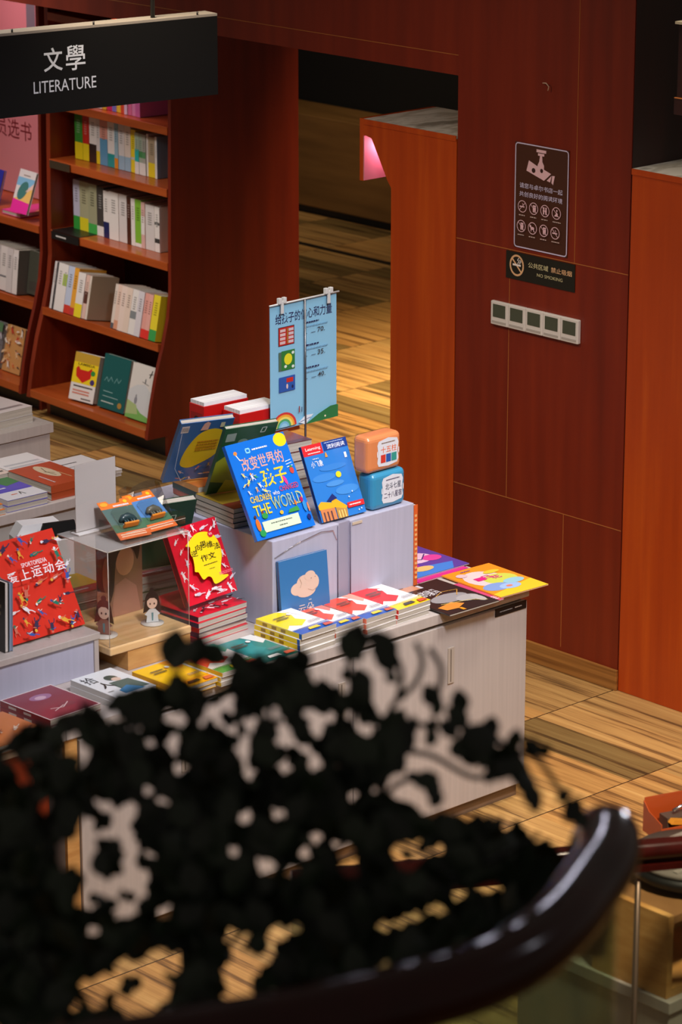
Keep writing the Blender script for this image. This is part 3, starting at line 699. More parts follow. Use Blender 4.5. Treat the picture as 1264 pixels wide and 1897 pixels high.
# ------------------------------------------------------------------ piles of books lying flat
def pile(P, yaw, n, w, h, t, cov, art, words, group, colors=None, spines=None, spart=None, jitter=.004, cat='book', name='paperback', toplab=None):
    """n books lying face up; every book is a thing of its own"""
    for i in range(n):
        c = colors[i % len(colors)] if colors else cov
        s = spines[i % len(spines)] if spines else c
        z = P[2] + (i + 1) * t + .0004 * (i + 1)
        top = i == n - 1
        lab = (toplab or 'topmost of the %s' % words) if top else ('%s from bottom among %s' % (ORD[i], words))
        book(lab, cat, (P[0] + random.uniform(-jitter, jitter), P[1] + random.uniform(-jitter, jitter), z), yaw + random.uniform(-1, 1) * jitter * 250, 90, w, h, t, c, art if top else None, None, s, spart, group, .0009, .001, name)

# workbooks along the front edge, saw-tooth band at the foot of each cover
def workbook(main, alt, seed, band=((40, 90, 180), (240, 206, 40))):
    def f(A):
        r = random.Random(seed)
        A.poly([(0, 1), (.55, 1), (.75, .85), (.6, .6), (.72, .45), (.4, .3), (.2, .42), (.0, .3)], main)
        A.poly([(.7, 1), (1, 1), (1, .7), (.85, .62)], alt)
        A.rect(0, 0, 1, .18, band[0])
        for i in range(22): A.poly([(i / 22, .18), ((i + .5) / 22, .225), ((i + 1) / 22, .18)], band[0])
        A.poly([(.3, .05), (.62, .05), (.6, .13), (.34, .13)], band[1]).poly([(.7, .02), (.95, .02), (.93, .11), (.74, .12)], (210, 90, 60))
        A.mini(.16, .62, .5, .78, 2, (80, 70, 50)).mini(.62, .28, .95, .36, 2, (120, 120, 130))
        A.ell(.62, .76, .05, .04, (240, 240, 240))
    return f
def tooth(A):
    A.rect(0, 0, 1, .06, (40, 90, 180)); A.mini(.2, .3, .8, .9, 3, (160, 120, 20))
WG = 'workbooks piled along the front edge of the table'
pile((5.668, 6.292, TZ + .0005), 2, 4, .142, .196, .0165, (238, 236, 234), workbook((248, 220, 20), (236, 232, 230), 1), 'yellow-spined workbooks at the front of the cloud book', WG, None, [(244, 212, 40)], tooth)
pile((5.812, 6.303, TZ + .0005), 2, 3, .122, .196, .0165, (236, 232, 232), workbook((240, 90, 60), (232, 130, 110), 2), 'red and white workbooks right of the yellow pile', WG, None, [(236, 120, 90)], None)
pile((5.936, 6.300, TZ + .0005), 2, 3, .128, .200, .0165, (236, 232, 232), workbook((232, 70, 44), (240, 160, 140), 3), 'orange-red and white workbooks in the middle of the row', WG, None, [(236, 120, 90)], None)
pile((6.068, 6.304, TZ + .0005), 2, 3, .140, .215, .0145, (236, 234, 234), workbook((216, 28, 30), (236, 232, 232), 4, ((240, 212, 30), (60, 60, 60))), 'red workbooks with a yellow foot, left of the black magazine', WG, None, [(220, 60, 50)], None)
# nearer row, behind the leaves
pile((5.485, 6.262, TZ + .0005), 2, 2, .150, .205, .014, (24, 128, 126), workbook((30, 140, 140), (220, 224, 224), 5, ((20, 104, 92), (236, 236, 230))), 'teal workbooks half hidden by the leaves', WG, None, [(30, 120, 120)], None)
pile((5.333, 6.254, TZ + .0005), 2, 3, .148, .205, .0135, (226, 222, 216), workbook((222, 50, 44), (40, 150, 130), 6, ((70, 150, 60), (240, 206, 40))), 'red and green workbooks half hidden by the leaves', WG, None, [(220, 180, 40)], None)
pile((5.185, 6.262, TZ + .0005), 2, 2, .142, .205, .0135, (244, 190, 30), workbook((246, 196, 20), (240, 150, 30), 7, ((244, 170, 20), (60, 50, 30))), 'yellow-orange workbooks left of the red and green ones', WG, None, [(240, 180, 40)], None)
def comic(A):
    A.ell(.62, .66, .14, .11, (60, 80, 76)).ell(.66, .58, .1, .07, (222, 196, 180)).poly([(.4, .52), (.86, .5), (.95, .1), (.4, .1)], (90, 110, 104)).poly([(.3, .2), (.6, .3), (.8, .06), (.3, .05)], (60, 130, 180))
    K = (40, 40, 40); A.text('拾', .06, .64, .34, .90, K, .0).text('人', .14, .36, .44, .6, K, .0).mini(.06, .2, .2, .26, 1, (140, 140, 140))
pile((5.000, 6.320, TZ + .0005), 2, 2, .146, .200, .017, (226, 230, 234), comic, 'white comics with a dark-haired figure on the cover', 'comics on the near left of the table', None, [(206, 206, 206)])
def mauve(A):
    A.rect(.0, .0, 1, 1, (226, 214, 214)).rect(.02, .02, .98, .98, (132, 44, 62)).ell(.52, .72, .2, .1, (160, 110, 150)).ell(.5, .70, .1, .06, (206, 170, 190)).ell(.62, .3, .16, .08, (120, 50, 66)).line([(.3, .3), (.5, .24), (.7, .36)], .003, (220, 200, 200)).line([(.3, .2), (.56, .3)], .003, (220, 200, 200))
pile((4.762, 6.300, TZ + .0005), 3, 2, .182, .215, .017, (132, 44, 62), mauve, 'maroon hardbacks with white borders at the near left', 'hardbacks on the near left of the table', None, [(150, 30, 40)], lambda A: A.mini(.3, .3, .7, .9, 2, (236, 220, 214)), name='hardback_book')
def orange(A): A.mini(.1, .6, .6, .8, 2, (244, 226, 200)).doodles(6, [(240, 220, 200), (150, 80, 50)], 3, (.1, .1, .9, .5), .1)
pile((4.545, 6.262, TZ + .0005), 3, 2, .19, .20, .012, (206, 122, 66), orange, 'orange-brown comics at the left edge of the picture', 'comics on the near left of the table', None, [(190, 110, 60)])
# the pile of red books that carries the crimson one
RC = [(206, 30, 48), (196, 40, 60), (60, 60, 90), (206, 30, 48), (214, 24, 48)]
def redtop(A): A.doodles(10, [(226, 214, 220), (40, 30, 40)], 14, (.08, .05, .95, .3), .09)
pile((5.515, 6.570, TZ + .0005), 4, 5, .2, .228, .0165, (214, 24, 48), redtop, 'crimson books under the propped one', 'crimson books beside the acrylic case', RC, [(150, 30, 40), (90, 30, 60), (200, 40, 40), (60, 50, 70), (70, 40, 60)])
# cream-edged books on the riser
def multi(A): A.rect(0, 0, 1, .3, (160, 60, 50)).mini(.3, .1, .7, .2, 1, (230, 200, 200)).rect(0, .3, 1, 1, (206, 170, 60))
pile((5.758, 6.690, RZ + .0005), -6, 4, .155, .20, .0148, (60, 80, 60), multi, 'thick cream-edged books under the green one', 'thick books on the left of the riser', [(46, 60, 50), (70, 76, 66), (50, 50, 46)], [(206, 198, 184)], jitter=.003)
def orteal(A): A.rect(0, 0, 1, .4, (226, 130, 50)).doodles(6, [(240, 220, 120), (200, 60, 60)], 3, (.1, .4, .9, .9), .14)
pile((5.80, 6.905, RZ + .0005), -8, 4, .15, .145, .018, (236, 150, 60), orteal, 'colourful books under the blue back cover', 'colourful books at the back left of the riser', [(30, 60, 64), (180, 60, 44), (24, 80, 84), (226, 150, 70)], [(200, 190, 180), (180, 90, 60), (20, 70, 70), (230, 160, 80)])
# boxed red sets and wrapped dark red books at the back of the riser
def redset(label, x0, y0, w, d, h):
    t = thing('boxed_set', label, 'boxed set', (x0, y0, RZ + .0005), -3, 'red boxed sets at the back of the riser')
    m = MB().box(0, 0, 0, w, d, h - .012, gloss((190, 22, 22)))
    A = Art(m, (0, d, 0), (0, -1, 0), (0, 0, 1), (-1, 0, 0), d, h - .012)
    A.rect(.1, .3, .9, .9, (150, 20, 20)).ell(.5, .52, .3, .09, (226, 150, 60)).ell(.5, .8, .2, .06, (30, 20, 30)).mini(.3, .62, .7, .72, 2, (240, 200, 120))
    B = Art(m, (0, 0, 0), (1, 0, 0), (0, 0, 1), (0, -1, 0), w, h - .012); B.mini(.6, .7, .85, .78, 1, (236, 200, 190))
    m.build('slipcase', t, bevel=.001)
    MB().box(.003, .003, h - .0118, w - .003, d - .003, h, noise_ramp('white_page_tops', (1, 200, 1), [(.35, (206, 204, 206)), (.65, (236, 234, 236))], .8, 2, 1)).build('pages', t)
redset('nearer red boxed set with white page tops, left of the price board', 6.035, 6.978, .165, .085, .256)
redset('farther red boxed set with white page tops, behind the other one', 5.985, 7.09, .175, .075, .268)
def dkred(A): A.mini(.1, .5, .6, .7, 2, (210, 160, 150)).rect(.0, .0, 1, .2, (90, 20, 20))
pile((6.0, 6.80, RZ + .0005), -6, 6, .16, .13, .030, (110, 30, 26), dkred, 'shrink-wrapped dark red books behind the blue books', 'dark red books at the foot of the price board', [(110, 30, 26), (84, 26, 24), (120, 44, 34)], [(70, 24, 22)], jitter=.003)

# magazines on the right end of the table
def mag(A):
    A.rect(0, 0, 1, 1, (240, 150, 40)).poly([(0, 0), (1, 0), (1, .3), (0, .12)], (246, 200, 50)).ell(.42, .60, .34, .27, (232, 206, 210)).ell(.62, .5, .3, .17, (206, 214, 90)).ell(.30, .30, .26, .12, (130, 160, 220)).ell(.5, .24, .2, .09, (160, 190, 236)).ell(.72, .36, .2, .08, (150, 200, 220)).ell(.48, .24, .06, .03, (230, 130, 110))
    A.rect(.24, .56, .42, .66, (220, 40, 130)).text('日', .42, .58, .56, .68, (220, 60, 140), .03).text('花', .52, .52, .70, .62, (220, 60, 140), .03).ell(.2, .82, .1, .06, (220, 190, 200)).ell(.72, .74, .16, .05, (226, 200, 60)).mini(.3, .9, .5, .94, 1, (120, 80, 160))
def blackmag(A):
    A.rect(0, 0, 1, 1, (44, 36, 36)).rect(0, .86, .5, 1, (196, 140, 110)).text('自由的骏马', .10, .60, .62, .78, (226, 222, 226), .02).text('1', .5, .86, .56, .96, (200, 200, 210), .02)
    A.ell(.52, .42, .34, .13, (150, 148, 152)).ell(.74, .30, .2, .1, (168, 166, 168)).ell(.86, .22, .08, .12, (180, 176, 176)).poly([(.06, .24), (.4, .30), (.52, .18), (.3, .1), (.1, .12)], (216, 140, 60)).line([(.4, .54), (.62, .62), (.88, .58), (.7, .44)], .003, (200, 150, 70)).line([(.2, .3), (.7, .22), (.9, .1)], .003, (210, 190, 110)).text('1', .3, .02, .36, .1, (236, 150, 40), .02)
def purple(A):
    A.rect(0, 0, 1, 1, (92, 66, 160)).poly([(0, .0), (.7, 0), (.9, .2), (.2, .3)], (60, 130, 220)).ell(.3, .72, .2, .14, (216, 60, 150)).ell(.55, .55, .3, .18, (226, 190, 220)).ell(.2, .36, .2, .12, (160, 40, 150)).ell(.78, .45, .16, .1, (220, 70, 160)).ell(.34, .2, .18, .08, (240, 190, 120)).ell(.1, .64, .1, .08, (240, 210, 120)).ell(.7, .86, .14, .05, (240, 236, 244)).line([(.3, .6), (.6, .46), (.8, .6)], .004, (60, 40, 120)).ell(.5, .86, .12, .06, (60, 60, 160))
def pinkm(A): A.rect(0, 0, 1, 1, (216, 50, 140)).mini(.1, .1, .9, .3, 2, (240, 220, 230)).ell(.5, .7, .2, .12, (240, 170, 200))
MG = 'magazines at the right end of the table'
book('pink magazine mostly under the purple one at the corner of the riser', 'magazine', (6.385, 6.535, TZ + .0042), 1, 90, .22, .27, .0035, (216, 50, 140), pinkm, group=MG, hard=.0003, inset=.0005, name='magazine')
book('purple and blue illustrated magazine at the back right of the table', 'magazine', (6.405, 6.565, TZ + .0082), -1, 90, .225, .27, .0035, (92, 66, 160), purple, group=MG, hard=.0003, inset=.0005, name='magazine')
book('pink and white magazine corner peeking out between the black and orange magazines', 'magazine', (6.31, 6.262, TZ + .0042), -4, 90, .16, .2, .0035, (200, 70, 120), lambda A: A.mini(.1, .04, .95, .2, 3, (240, 230, 236)), group=MG, hard=.0003, inset=.0005, name='magazine')
book('orange illustrated magazine overhanging the right end of the table', 'magazine', (6.462, 6.256, TZ + .0085), -3, 90, .20, .275, .0035, (240, 150, 40), mag, group=MG, hard=.0003, inset=.0005, name='magazine')
book('black magazine with a grey horse and white title at the front of the table', 'magazine', (6.226, 6.240, TZ + .0105), -1, 90, .208, .278, .005, (44, 36, 36), blackmag, group=MG, hard=.0003, inset=.0005, name='magazine')
def orspine(A): A.rect(0, 0, 1, 1, (214, 96, 44)).mini(.2, .1, .8, .9, 14, (240, 190, 120))
book('thin orange book standing against the right side of the wrapped riser', 'book', (6.3425, 6.519, TZ + .001), 0, 0, .016, .268, .2, (214, 96, 44), orspine, name='paperback')

# ------------------------------------------------------------------ tins
def tin(label, P, yaw, col, lines, ink):
    t = thing('tin_box', label, 'tin', P, yaw, 'rounded gift tins on the riser')
    MB().box(0, .0, 0, .145, .068, .116, gloss(col)).build('body', t, bevel=.017, seg=4)
    m = MB(); A = Art(m, (0, -.0006, 0), (1, 0, 0), (0, 0, 1), (0, -1, 0), .145, .116)
    A.poly([(.28, .26), (.32, .16), (.6, .13), (.86, .18), (.90, .28), (.87, .5), (.90, .72), (.86, .84), (.6, .9), (.32, .84), (.28, .74), (.31, .5)], (218, 222, 232))
    A.mini(.4, .74, .8, .8, 1, ink); A.text(lines[0], .38, .50, .84, .68, lines[2], .02)
    if lines[1]: A.text(lines[1], .34, .27, .86, .44, ink, .02)
    else: A.rect(.38, .24, .52, .46, (206, 60, 50)).rect(.535, .24, .675, .46, (40, 90, 170)).rect(.69, .24, .84, .46, (50, 150, 140))
    A.ell(.28, .5, .014, .09, (236, 240, 244), 10).ell(.90, .5, .014, .09, (236, 240, 244), 10)
    m.build('label_plaque', t); return t
tin('sky-blue rounded tin with a white label, underneath the orange tin', (6.176, 6.530, RZ + .001), 1, (56, 142, 184), ('北斗七星', '二十八星宿', (50, 56, 80)), (60, 50, 84))
tin('orange rounded tin with a white label, stacked on the sky-blue tin', (6.162, 6.536, RZ + .1185), 1, (216, 134, 84), ('十五柱', None, (226, 104, 40)), (120, 90, 60))

# ------------------------------------------------------------------ price board on its stand
t = thing('price_board_stand', 'light blue price board with three book pictures clipped to a metal stand', 'sign', (6.285, 6.955, RZ + .0005), 1.5)
BW, BH, BZ = .286, .402, .172
m = MB().box(-BW / 2, .004, BZ, BW / 2, .0055, BZ + BH, gloss((138, 196, 226)))
A = Art(m, (-BW / 2, .004, BZ), (1, 0, 0), (0, 0, 1), (0, -1, 0), BW, BH)
NV = (30, 40, 84)
A.text('给孩子的信心和力量', .08, .84, .93, .925, NV, .03)
A.rect(.12, .665, .36, .815, (60, 30, 40)).rect(.13, .67, .35, .81, (190, 50, 46))
for i in range(4):
    A.rect(.145, .68 + i * .032, .225, .702 + i * .032, (214, 186, 186)); A.rect(.27, .68 + i * .032, .345, .702 + i * .032, (206, 190, 196))
A.rect(.245, .68, .262, .8, (170, 120, 50))
A.rect(.12, .47, .16, .62, (80, 110, 90)).rect(.16, .47, .36, .625, (44, 124, 60)).ell(.26, .555, .06, .045, (226, 220, 50)).ell(.22, .5, .02, .012, (220, 230, 220)).ell(.33, .6, .02, .012, (220, 230, 220)).ell(.33, .49, .02, .012, (220, 230, 220))
A.rect(.12, .30, .36, .42, (40, 90, 170)).rect(.23, .37, .33, .405, (200, 50, 40)).ell(.24, .34, .014, .02, (230, 200, 190)).ell(.32, .33, .014, .014, (30, 40, 80))
for v, p in ((.735, '70.'), (.555, '35.'), (.375, '40.')):
    A.text(p, .70, v - .016, .81, v + .022, (50, 56, 60), .015)
    A.rect(.50, v - .013, .54, v - .009, (60, 80, 110)).rect(.60, v - .012, .67, v - .008, (60, 80, 110))
    A.mini(.50, v + .065, .72, v + .088, 1, NV, int(v * 100)).mini(.50, v + .035, .86, v + .055, 1, (112, 168, 204), 5)
for i, c in enumerate(((206, 60, 60), (240, 170, 60), (240, 220, 110), (80, 170, 110), (120, 190, 220), (150, 206, 232))):
    r = .19 - i * .028; pts = [(.18 + r * math.cos(x), .02 + r * .62 * math.sin(x)) for x in [math.pi * q / 14 for q in range(15)]]
    A.poly([(max(0.002, u), max(.002, v)) for u, v in pts], c)
A.poly([(.5, .0), (1, .0), (1, .10), (.88, .1), (.7, .06)], (40, 120, 70)).poly([(.40, .03), (.5, .0), (.62, .07), (.5, .075)], (226, 236, 244)).line([(.42, .03), (.58, .05)], .002, (60, 90, 150)).ell(.8, .03, .012, .008, (240, 236, 200)).rect(.40, .11, .415, .16, (150, 60, 60)).rect(.44, .11, .45, .15, (60, 70, 100))
bd = m.build('board', t)
MB().tube([(0, -.003, 0), (0, -.003, BZ + BH)], .0035, paint((120, 120, 122), .3, .9), 8).build('pole', t)
MB().tube([(-BW / 2 - .006, -.001, BZ + BH + .002), (BW / 2 + .006, -.001, BZ + BH + .002)], .003, paint((200, 200, 198), .3), 8).build('crossbar', t)
MB().box(-.05, -.05, 0, .05, .05, .006, CHAR).build('base', t, bevel=.002)
clear = paint((206, 206, 204), .25)
for x in (-.10, .10):
    c = MB().box(x - .006, -.008, BZ + BH - .028, x + .006, -.004, BZ + BH + .012, clear)
    c.box(x - .016, -.010, BZ + BH + .004, x - .004, .002, BZ + BH + .022, clear); c.box(x + .004, -.010, BZ + BH + .004, x + .016, .002, BZ + BH + .022, clear)
    c.build('clip', t, bevel=.001)

# ------------------------------------------------------------------ acrylic display case and what stands in and on it
t = thing('display_plinth', 'tan wooden plinth with overhanging top carrying the acrylic case', 'plinth', (5.307, 6.70, TZ))
MB().box(-.084, -.161, .0005, .150, .15, .060, WOOD_TAN).build('block', t, bevel=.0015)
MB().box(-.151, -.165, .0605, .151, .16, .084, WOOD_TAN_TOP).build('plinth_top', t, bevel=.004)
PZ = TZ + .0845
t = thing('acrylic_case', 'clear acrylic display case on the wooden plinth', 'display case', (5.307, 6.655, PZ))
W2_, D2, H2, e = .148, .114, .284, .0022
for a in ((-W2_, -D2, 0, W2_, -D2 + e, H2), (-W2_, D2 - e, 0, W2_, D2, H2), (-W2_, -D2 + e, 0, -W2_ + e, D2 - e, H2), (W2_ - e, -D2 + e, 0, W2_, D2 - e, H2)):
    MB().box(*a, ACR).build('acrylic_wall', t)
MB().box(-W2_ - .002, -D2 - .002, H2 + .0002, W2_ + .002, D2 + .002, H2 + .004, FROST).build('acrylic_lid', t)
ed = MB(); EC = paint((206, 198, 186), .3)
for x in (-W2_, W2_):
    for y in (-D2, D2): ed.tube([(x, y, 0), (x, y, H2)], .0011, EC, 6)
z = H2 + .002
ed.tube([(-W2_, -D2 - .002, z), (W2_, -D2 - .002, z)], .0013, EC, 6).tube([(-W2_ - .002, -D2, z), (-W2_ - .002, D2, z)], .0013, EC, 6)
ed.build('edge_line', t)
CZ = PZ + .2885
def poster(A):
    A.rect(0, 0, 1, 1, (150, 112, 92)).poly([(0, 1), (.0, .35), (.22, .3), (.36, .62), (.5, .9), (.62, 1)], (50, 34, 30)).ell(.62, .62, .2, .17, (214, 160, 130)).blob([(.36, .95), (.66, 1), (.95, .86), (.9, .6), (.78, .74), (.55, .76), (.42, .62), (.36, .3), (.24, .2)], (58, 38, 34))
    A.poly([(.3, 0), (.4, .36), (.62, .42), (.86, .3), (.95, 0)], (176, 130, 112)).ell(.86, .93, .05, .03, (206, 120, 50)).ell(.2, .5, .08, .2, (120, 80, 62))
t = thing('backdrop_card', 'brown printed backdrop card with a long-haired portrait inside the acrylic case', 'card', (5.3625, 6.745, PZ))
m = MB().box(-.085, 0, 0, .085, .002, .265, gloss((150, 112, 92))); poster(Art(m, (-.085, 0, 0), (1, 0, 0), (0, 0, 1), (0, -1, 0), .17, .265)); m.build('card', t)
def standee(label, P, yaw, w, h, robe, hair):
    t = thing('acrylic_standee', label, 'standee', P, yaw, 'acrylic standees in the case')
    MB().tube([(0, 0, 0), (0, 0, .003)], w * .55, paint((214, 210, 206), .2), 18).build('foot_disc', t)
    m = MB()
    def disc(cx, cz, rx, rz, y, c, n=18): m.prism([(cx + rx * math.cos(2 * math.pi * i / n), cz + rz * math.sin(2 * math.pi * i / n)) for i in range(n)], 'y', y - .0006, y, gloss(c))
    m.prism([(-.34 * w, .05 * h), (.34 * w, .05 * h), (.46 * w, .5 * h), (.36 * w, .92 * h), (0, 1.0 * h), (-.36 * w, .92 * h), (-.46 * w, .5 * h)], 'y', 0, .002, ACR)
    disc(0, .62 * h, .34 * w, .26 * h, -.0002, hair); m.prism([(-.34 * w, .62 * h), (.34 * w, .62 * h), (.44 * w, .30 * h), (.2 * w, .34 * h), (-.2 * w, .34 * h), (-.44 * w, .30 * h)], 'y', -.001, -.0003, gloss(hair))
    disc(0, .9 * h, .12 * w, .07 * h, -.0004, hair); disc(0, .57 * h, .25 * w, .17 * h, -.0012, (232, 200, 184))
    m.prism([(-.26 * w, .74 * h), (.26 * w, .74 * h), (.3 * w, .6 * h), (.1 * w, .70 * h), (-.1 * w, .70 * h), (-.3 * w, .6 * h)], 'y', -.0026, -.0019, gloss(hair))
    for x in (-.1, .1): disc(x * w, .54 * h, .035 * w, .03 * h, -.0019, (60, 40, 40), 8)
    m.prism([(-.14 * w, .40 * h), (.14 * w, .40 * h), (.38 * w, .26 * h), (.26 * w, .22 * h), (.3 * w, .04 * h), (-.3 * w, .04 * h), (-.26 * w, .22 * h), (-.38 * w, .26 * h)], 'y', -.0026, -.0019, gloss(robe))
    m.prism([(-.05 * w, .3 * h), (.05 * w, .3 * h), (.03 * w, .08 * h), (-.03 * w, .08 * h)], 'y', -.0033, -.0027, gloss((96, 140, 150)))
    m.build('figure_plate', t); return t
standee('small flat standee of a long-haired girl in white inside the acrylic case', (5.385, 6.625, PZ + .0005), -25, .062, .112, (214, 220, 226), (44, 32, 34))
standee('brown-haired flat standee turned sideways at the left end of the acrylic case', (5.215, 6.635, PZ + .0005), -62, .07, .125, (150, 96, 84), (84, 50, 46))
# L-shaped sign holder with a blank sheet
t = thing('sign_holder', 'upright acrylic sign holder with a blank white sheet on the acrylic case', 'sign holder', (5.268, 6.728, CZ), 0)
MB().box(-.074, 0, .006, .074, .0012, .205, paper((214, 210, 212))).build('sheet', t)
MB().box(-.076, -.0022, .004, .076, -.0004, .207, ACR).build('acrylic_face', t)
MB().box(-.080, -.020, 0, .080, .018, .004, paint((214, 212, 210), .25)).build('foot', t, bevel=.001)
# card tray
t = thing('card_tray', 'open clear acrylic tray holding the two orange blister cards', 'tray', (5.345, 6.625, CZ))
for a in ((-.11, -.075, 0, .11, .05, .0022), (-.11, -.075, .0022, .11, -.073, .035), (-.11, -.073, .0022, -.108, .05, .05), (.108, -.073, .0022, .11, .05, .05), (-.108, .048, .0022, .108, .05, .045)):
    MB().box(*a, ACR).build('tray_panel', t)
MB().tube([(-.11, -.074, .035), (.11, -.074, .035)], .001, EC, 6).build('edge_line', t)
def blister(label, P, yaw, lean, animal, sky):
    t = thing('blister_card', label, 'toy card', P, 0, 'blister cards in the tray')
    t.rotation_euler = (Matrix.Rotation(R(yaw), 3, 'Z') @ Matrix.Rotation(R(-lean), 3, 'X')).to_euler()
    m = MB(); O_ = (236, 120, 34)
    m.prism([(0, 0), (.105, 0), (.105, .15), (.075, .15), (.07, .138), (.035, .138), (.03, .15), (0, .15)], 'y', 0, .0012, gloss(O_))
    A = Art(m, (0, 0, 0), (1, 0, 0), (0, 0, 1), (0, -1, 0), .105, .15)
    A.rect(0, .18, 1, .80, sky).rect(0, .0, 1, .18, (226, 110, 50)).ell(.84, .92, .06, .04, (246, 196, 40)).ell(.16, .92, .12, .05, (246, 170, 40)).mini(.4, .80, .9, .88, 1, (240, 230, 230)).mini(.1, .04, .9, .14, 2, (250, 220, 190))
    A.poly([(0, .18), (1, .18), (1, .36), (.5, .30), (0, .4)], (70, 110, 80))
    m.build('backing_card', t)
    b = MB().box(.02, -.024, .035, .088, -.0005, .105, ACR); b.build('blister', t, bevel=.006)
    a = MB()
    a.tube([(.030, -.010, .062), (.042, -.011, .070), (.058, -.011, .072), (.074, -.010, .064), (.082, -.010, .056)], [.004, .010, .012, .009, .003], gloss(animal), 10)
    for x in (.042, .05, .062, .07): a.tube([(x, -.011, .066), (x + .002, -.012, .046)], [.004, .003], gloss(animal), 6)
    a.build('toy_animal', t)
    MB().box(.03, -.022, .038, .078, -.004, .044, gloss((226, 140, 40))).build('toy_base', t)
blister('orange blister card with a dark green toy animal, left in the tray', (5.2395, 6.582, CZ + .006), -7, 58, (44, 70, 76), (84, 110, 104))
blister('orange and blue blister card with a striped toy animal, right in the tray', (5.3455, 6.580, CZ + .008), 0, 58, (96, 96, 84), (86, 136, 196))
t = thing('clear_bag', 'crumpled clear plastic wrapper behind the blister cards', 'wrapper', (5.46, 6.735, CZ))
m = MB(); r = random.Random(5); gx, gy = 7, 5
vs = [(-.08 + i * .026, -.02 + j * .012 + r.uniform(-.006, .006), .0 + j * .022 + (r.uniform(-.008, .010) if j else 0)) for j in range(gy) for i in range(gx)]
m.add(vs, [(j * gx + i, j * gx + i + 1, (j + 1) * gx + i + 1, (j + 1) * gx + i) for j in range(gy - 1) for i in range(gx - 1)], WRAP)
o = m.build('wrapper', t); s_ = o.modifiers.new('thickness', 'SOLIDIFY'); s_.thickness = .0008
# things standing on the table behind the case
pile((5.505, 6.885, TZ + .0005), -8, 5, .19, .15, .025, (60, 96, 60), multi, 'green and red books behind the acrylic case', 'books behind the acrylic case', [(70, 90, 60), (160, 44, 40), (96, 104, 70), (60, 84, 64), (190, 120, 110)], [(186, 178, 160)], jitter=.004)
pile((5.255, 6.90, TZ + .0005), -4, 4, .18, .16, .03, (206, 150, 110), multi, 'cream and tan books seen through the left of the acrylic case', 'books behind the plinth', [(206, 190, 170), (200, 130, 96), (212, 200, 186), (190, 110, 80)], [(206, 190, 170)], jitter=.004)
t = thing('clear_standee', 'curved clear acrylic piece between the sports book and the case', 'ornament', (5.165, 7.0, TZ + .0005))
m = MB()
m.prism([(.07 * math.cos(a) , .18 + .11 * math.sin(a)) for a in [math.pi * 2 * i / 22 for i in range(22)]], 'y', 0, .003, ACR)
m.build('plate', t); MB().tube([(.07 * math.cos(a), .001, .18 + .11 * math.sin(a)) for a in [math.pi * 2 * i / 22 for i in range(23)]], .0013, EC, 6).build('edge_line', t)
MB().box(-.05, -.03, 0, .05, .03, .07, ACR).build('foot', t)
# black-backed books at the far left on the low riser
def darkart(A): A.mini(.4, .5, .9, .7, 2, (120, 110, 90)).line([(.2, .3), (.8, .4)], .002, (120, 100, 80))
book('dark book with a white page top, at the left edge beside the red sports book', 'book', (4.843, 6.765, LZ + .001), -90, 2, .152, .205, .014, (24, 24, 25), darkart, spine=(60, 60, 70), hard=.002, page=paint((206, 200, 194), .7), name='hardback_book')
book('grey-blue book standing between the dark book and the sports book', 'book', (4.859, 6.765, LZ + .001), -90, 2, .152, .2, .012, (126, 140, 158), None, spine=(150, 160, 176), page=paint((128, 142, 166), .6), name='paperback')
t = thing('small_carton', 'glossy white carton with a black card on top, behind the red sports book', 'carton', (5.50, 7.30, TZ + .0005), -18)
MB().box(-.085, -.06, 0, .085, .06, .17, paint((206, 200, 198), .35)).build('carton_body', t, bevel=.003)
MB().prism([(-.03, .172), (.10, .172), (.09, .225), (-.01, .225)], 'y', -.055, -.045, BLACK).build('black_card', t)
MB().prism([(-.085, .1705), (.085, .1705), (.06, .21), (-.06, .21)], 'y', .0, .06, paint((222, 220, 220), .2)).build('flap', t)

# ------------------------------------------------------------------ the second table behind, at the left
t = thing('display_table', 'white display table behind the acrylic case, at the left edge', 'table', (5.5, 8.4, 0))
MB().box(-1.2, -.38, .0, .80, .06, .66, paint((176, 172, 166), .5)).build('carcass', t, bevel=.002)
MB().box(-1.2, -.40, .664, .82, .08, TZ, LAM).build('table_top', t, bevel=.003)
def rust(A): A.rect(0, 0, 1, 1, (176, 74, 40)).mini(.12, .74, .5, .82, 1, (210, 190, 190)).ell(.62, .46, .3, .15, (206, 190, 160)).line([(.4, .46), (.6, .5), (.8, .42)], .003, (70, 80, 50)).line([(.5, .4), (.62, .54)], .003, (70, 80, 50)).line([(.2, .3), (.5, .32)], .003, (220, 190, 140))
GT = 'books on the back table'
pile((6.268, 8.014, TZ + .0005), 89, 2, .25, .178, .026, (176, 74, 40), rust, 'rust-brown hardbacks on the back table', GT, None, [(170, 70, 38)], lambda A: A.mini(.3, .1, .7, .3, 1, (230, 220, 210)), .003, name='hardback_book')
def bluegreen(A): A.rect(0, .4, 1, 1, (86, 86, 190)).poly([(.5, 1), (1, 1), (1, .7), (.6, .62)], (60, 130, 80)).rect(0, 0, 1, .36, (214, 216, 222)).mini(.1, .5, .5, .6, 1, (220, 220, 240)).line([(.5, .16), (.56, .28), (.6, .14)], .004, (40, 60, 60)).mini(.3, .18, .45, .24, 1, (220, 120, 90))
pile((5.90, 8.012, TZ + .0005), -2, 2, .165, .235, .020, (86, 86, 190), bluegreen, 'blue, green and white paperbacks on the back table', GT, None, [(206, 206, 210)], None, .004)
def orangeb(A): A.rect(0, 0, 1, 1, (240, 130, 36)).mini(.1, .3, .5, .6, 2, (160, 110, 130)).ell(.3, .7, .2, .12, (250, 170, 60))
pile((5.715, 8.012, TZ + .0005), -2, 2, .165, .21, .018, (240, 130, 36), orangeb, 'orange paperbacks at the left end of the back table', GT, None, [(206, 196, 180)], None, .004)
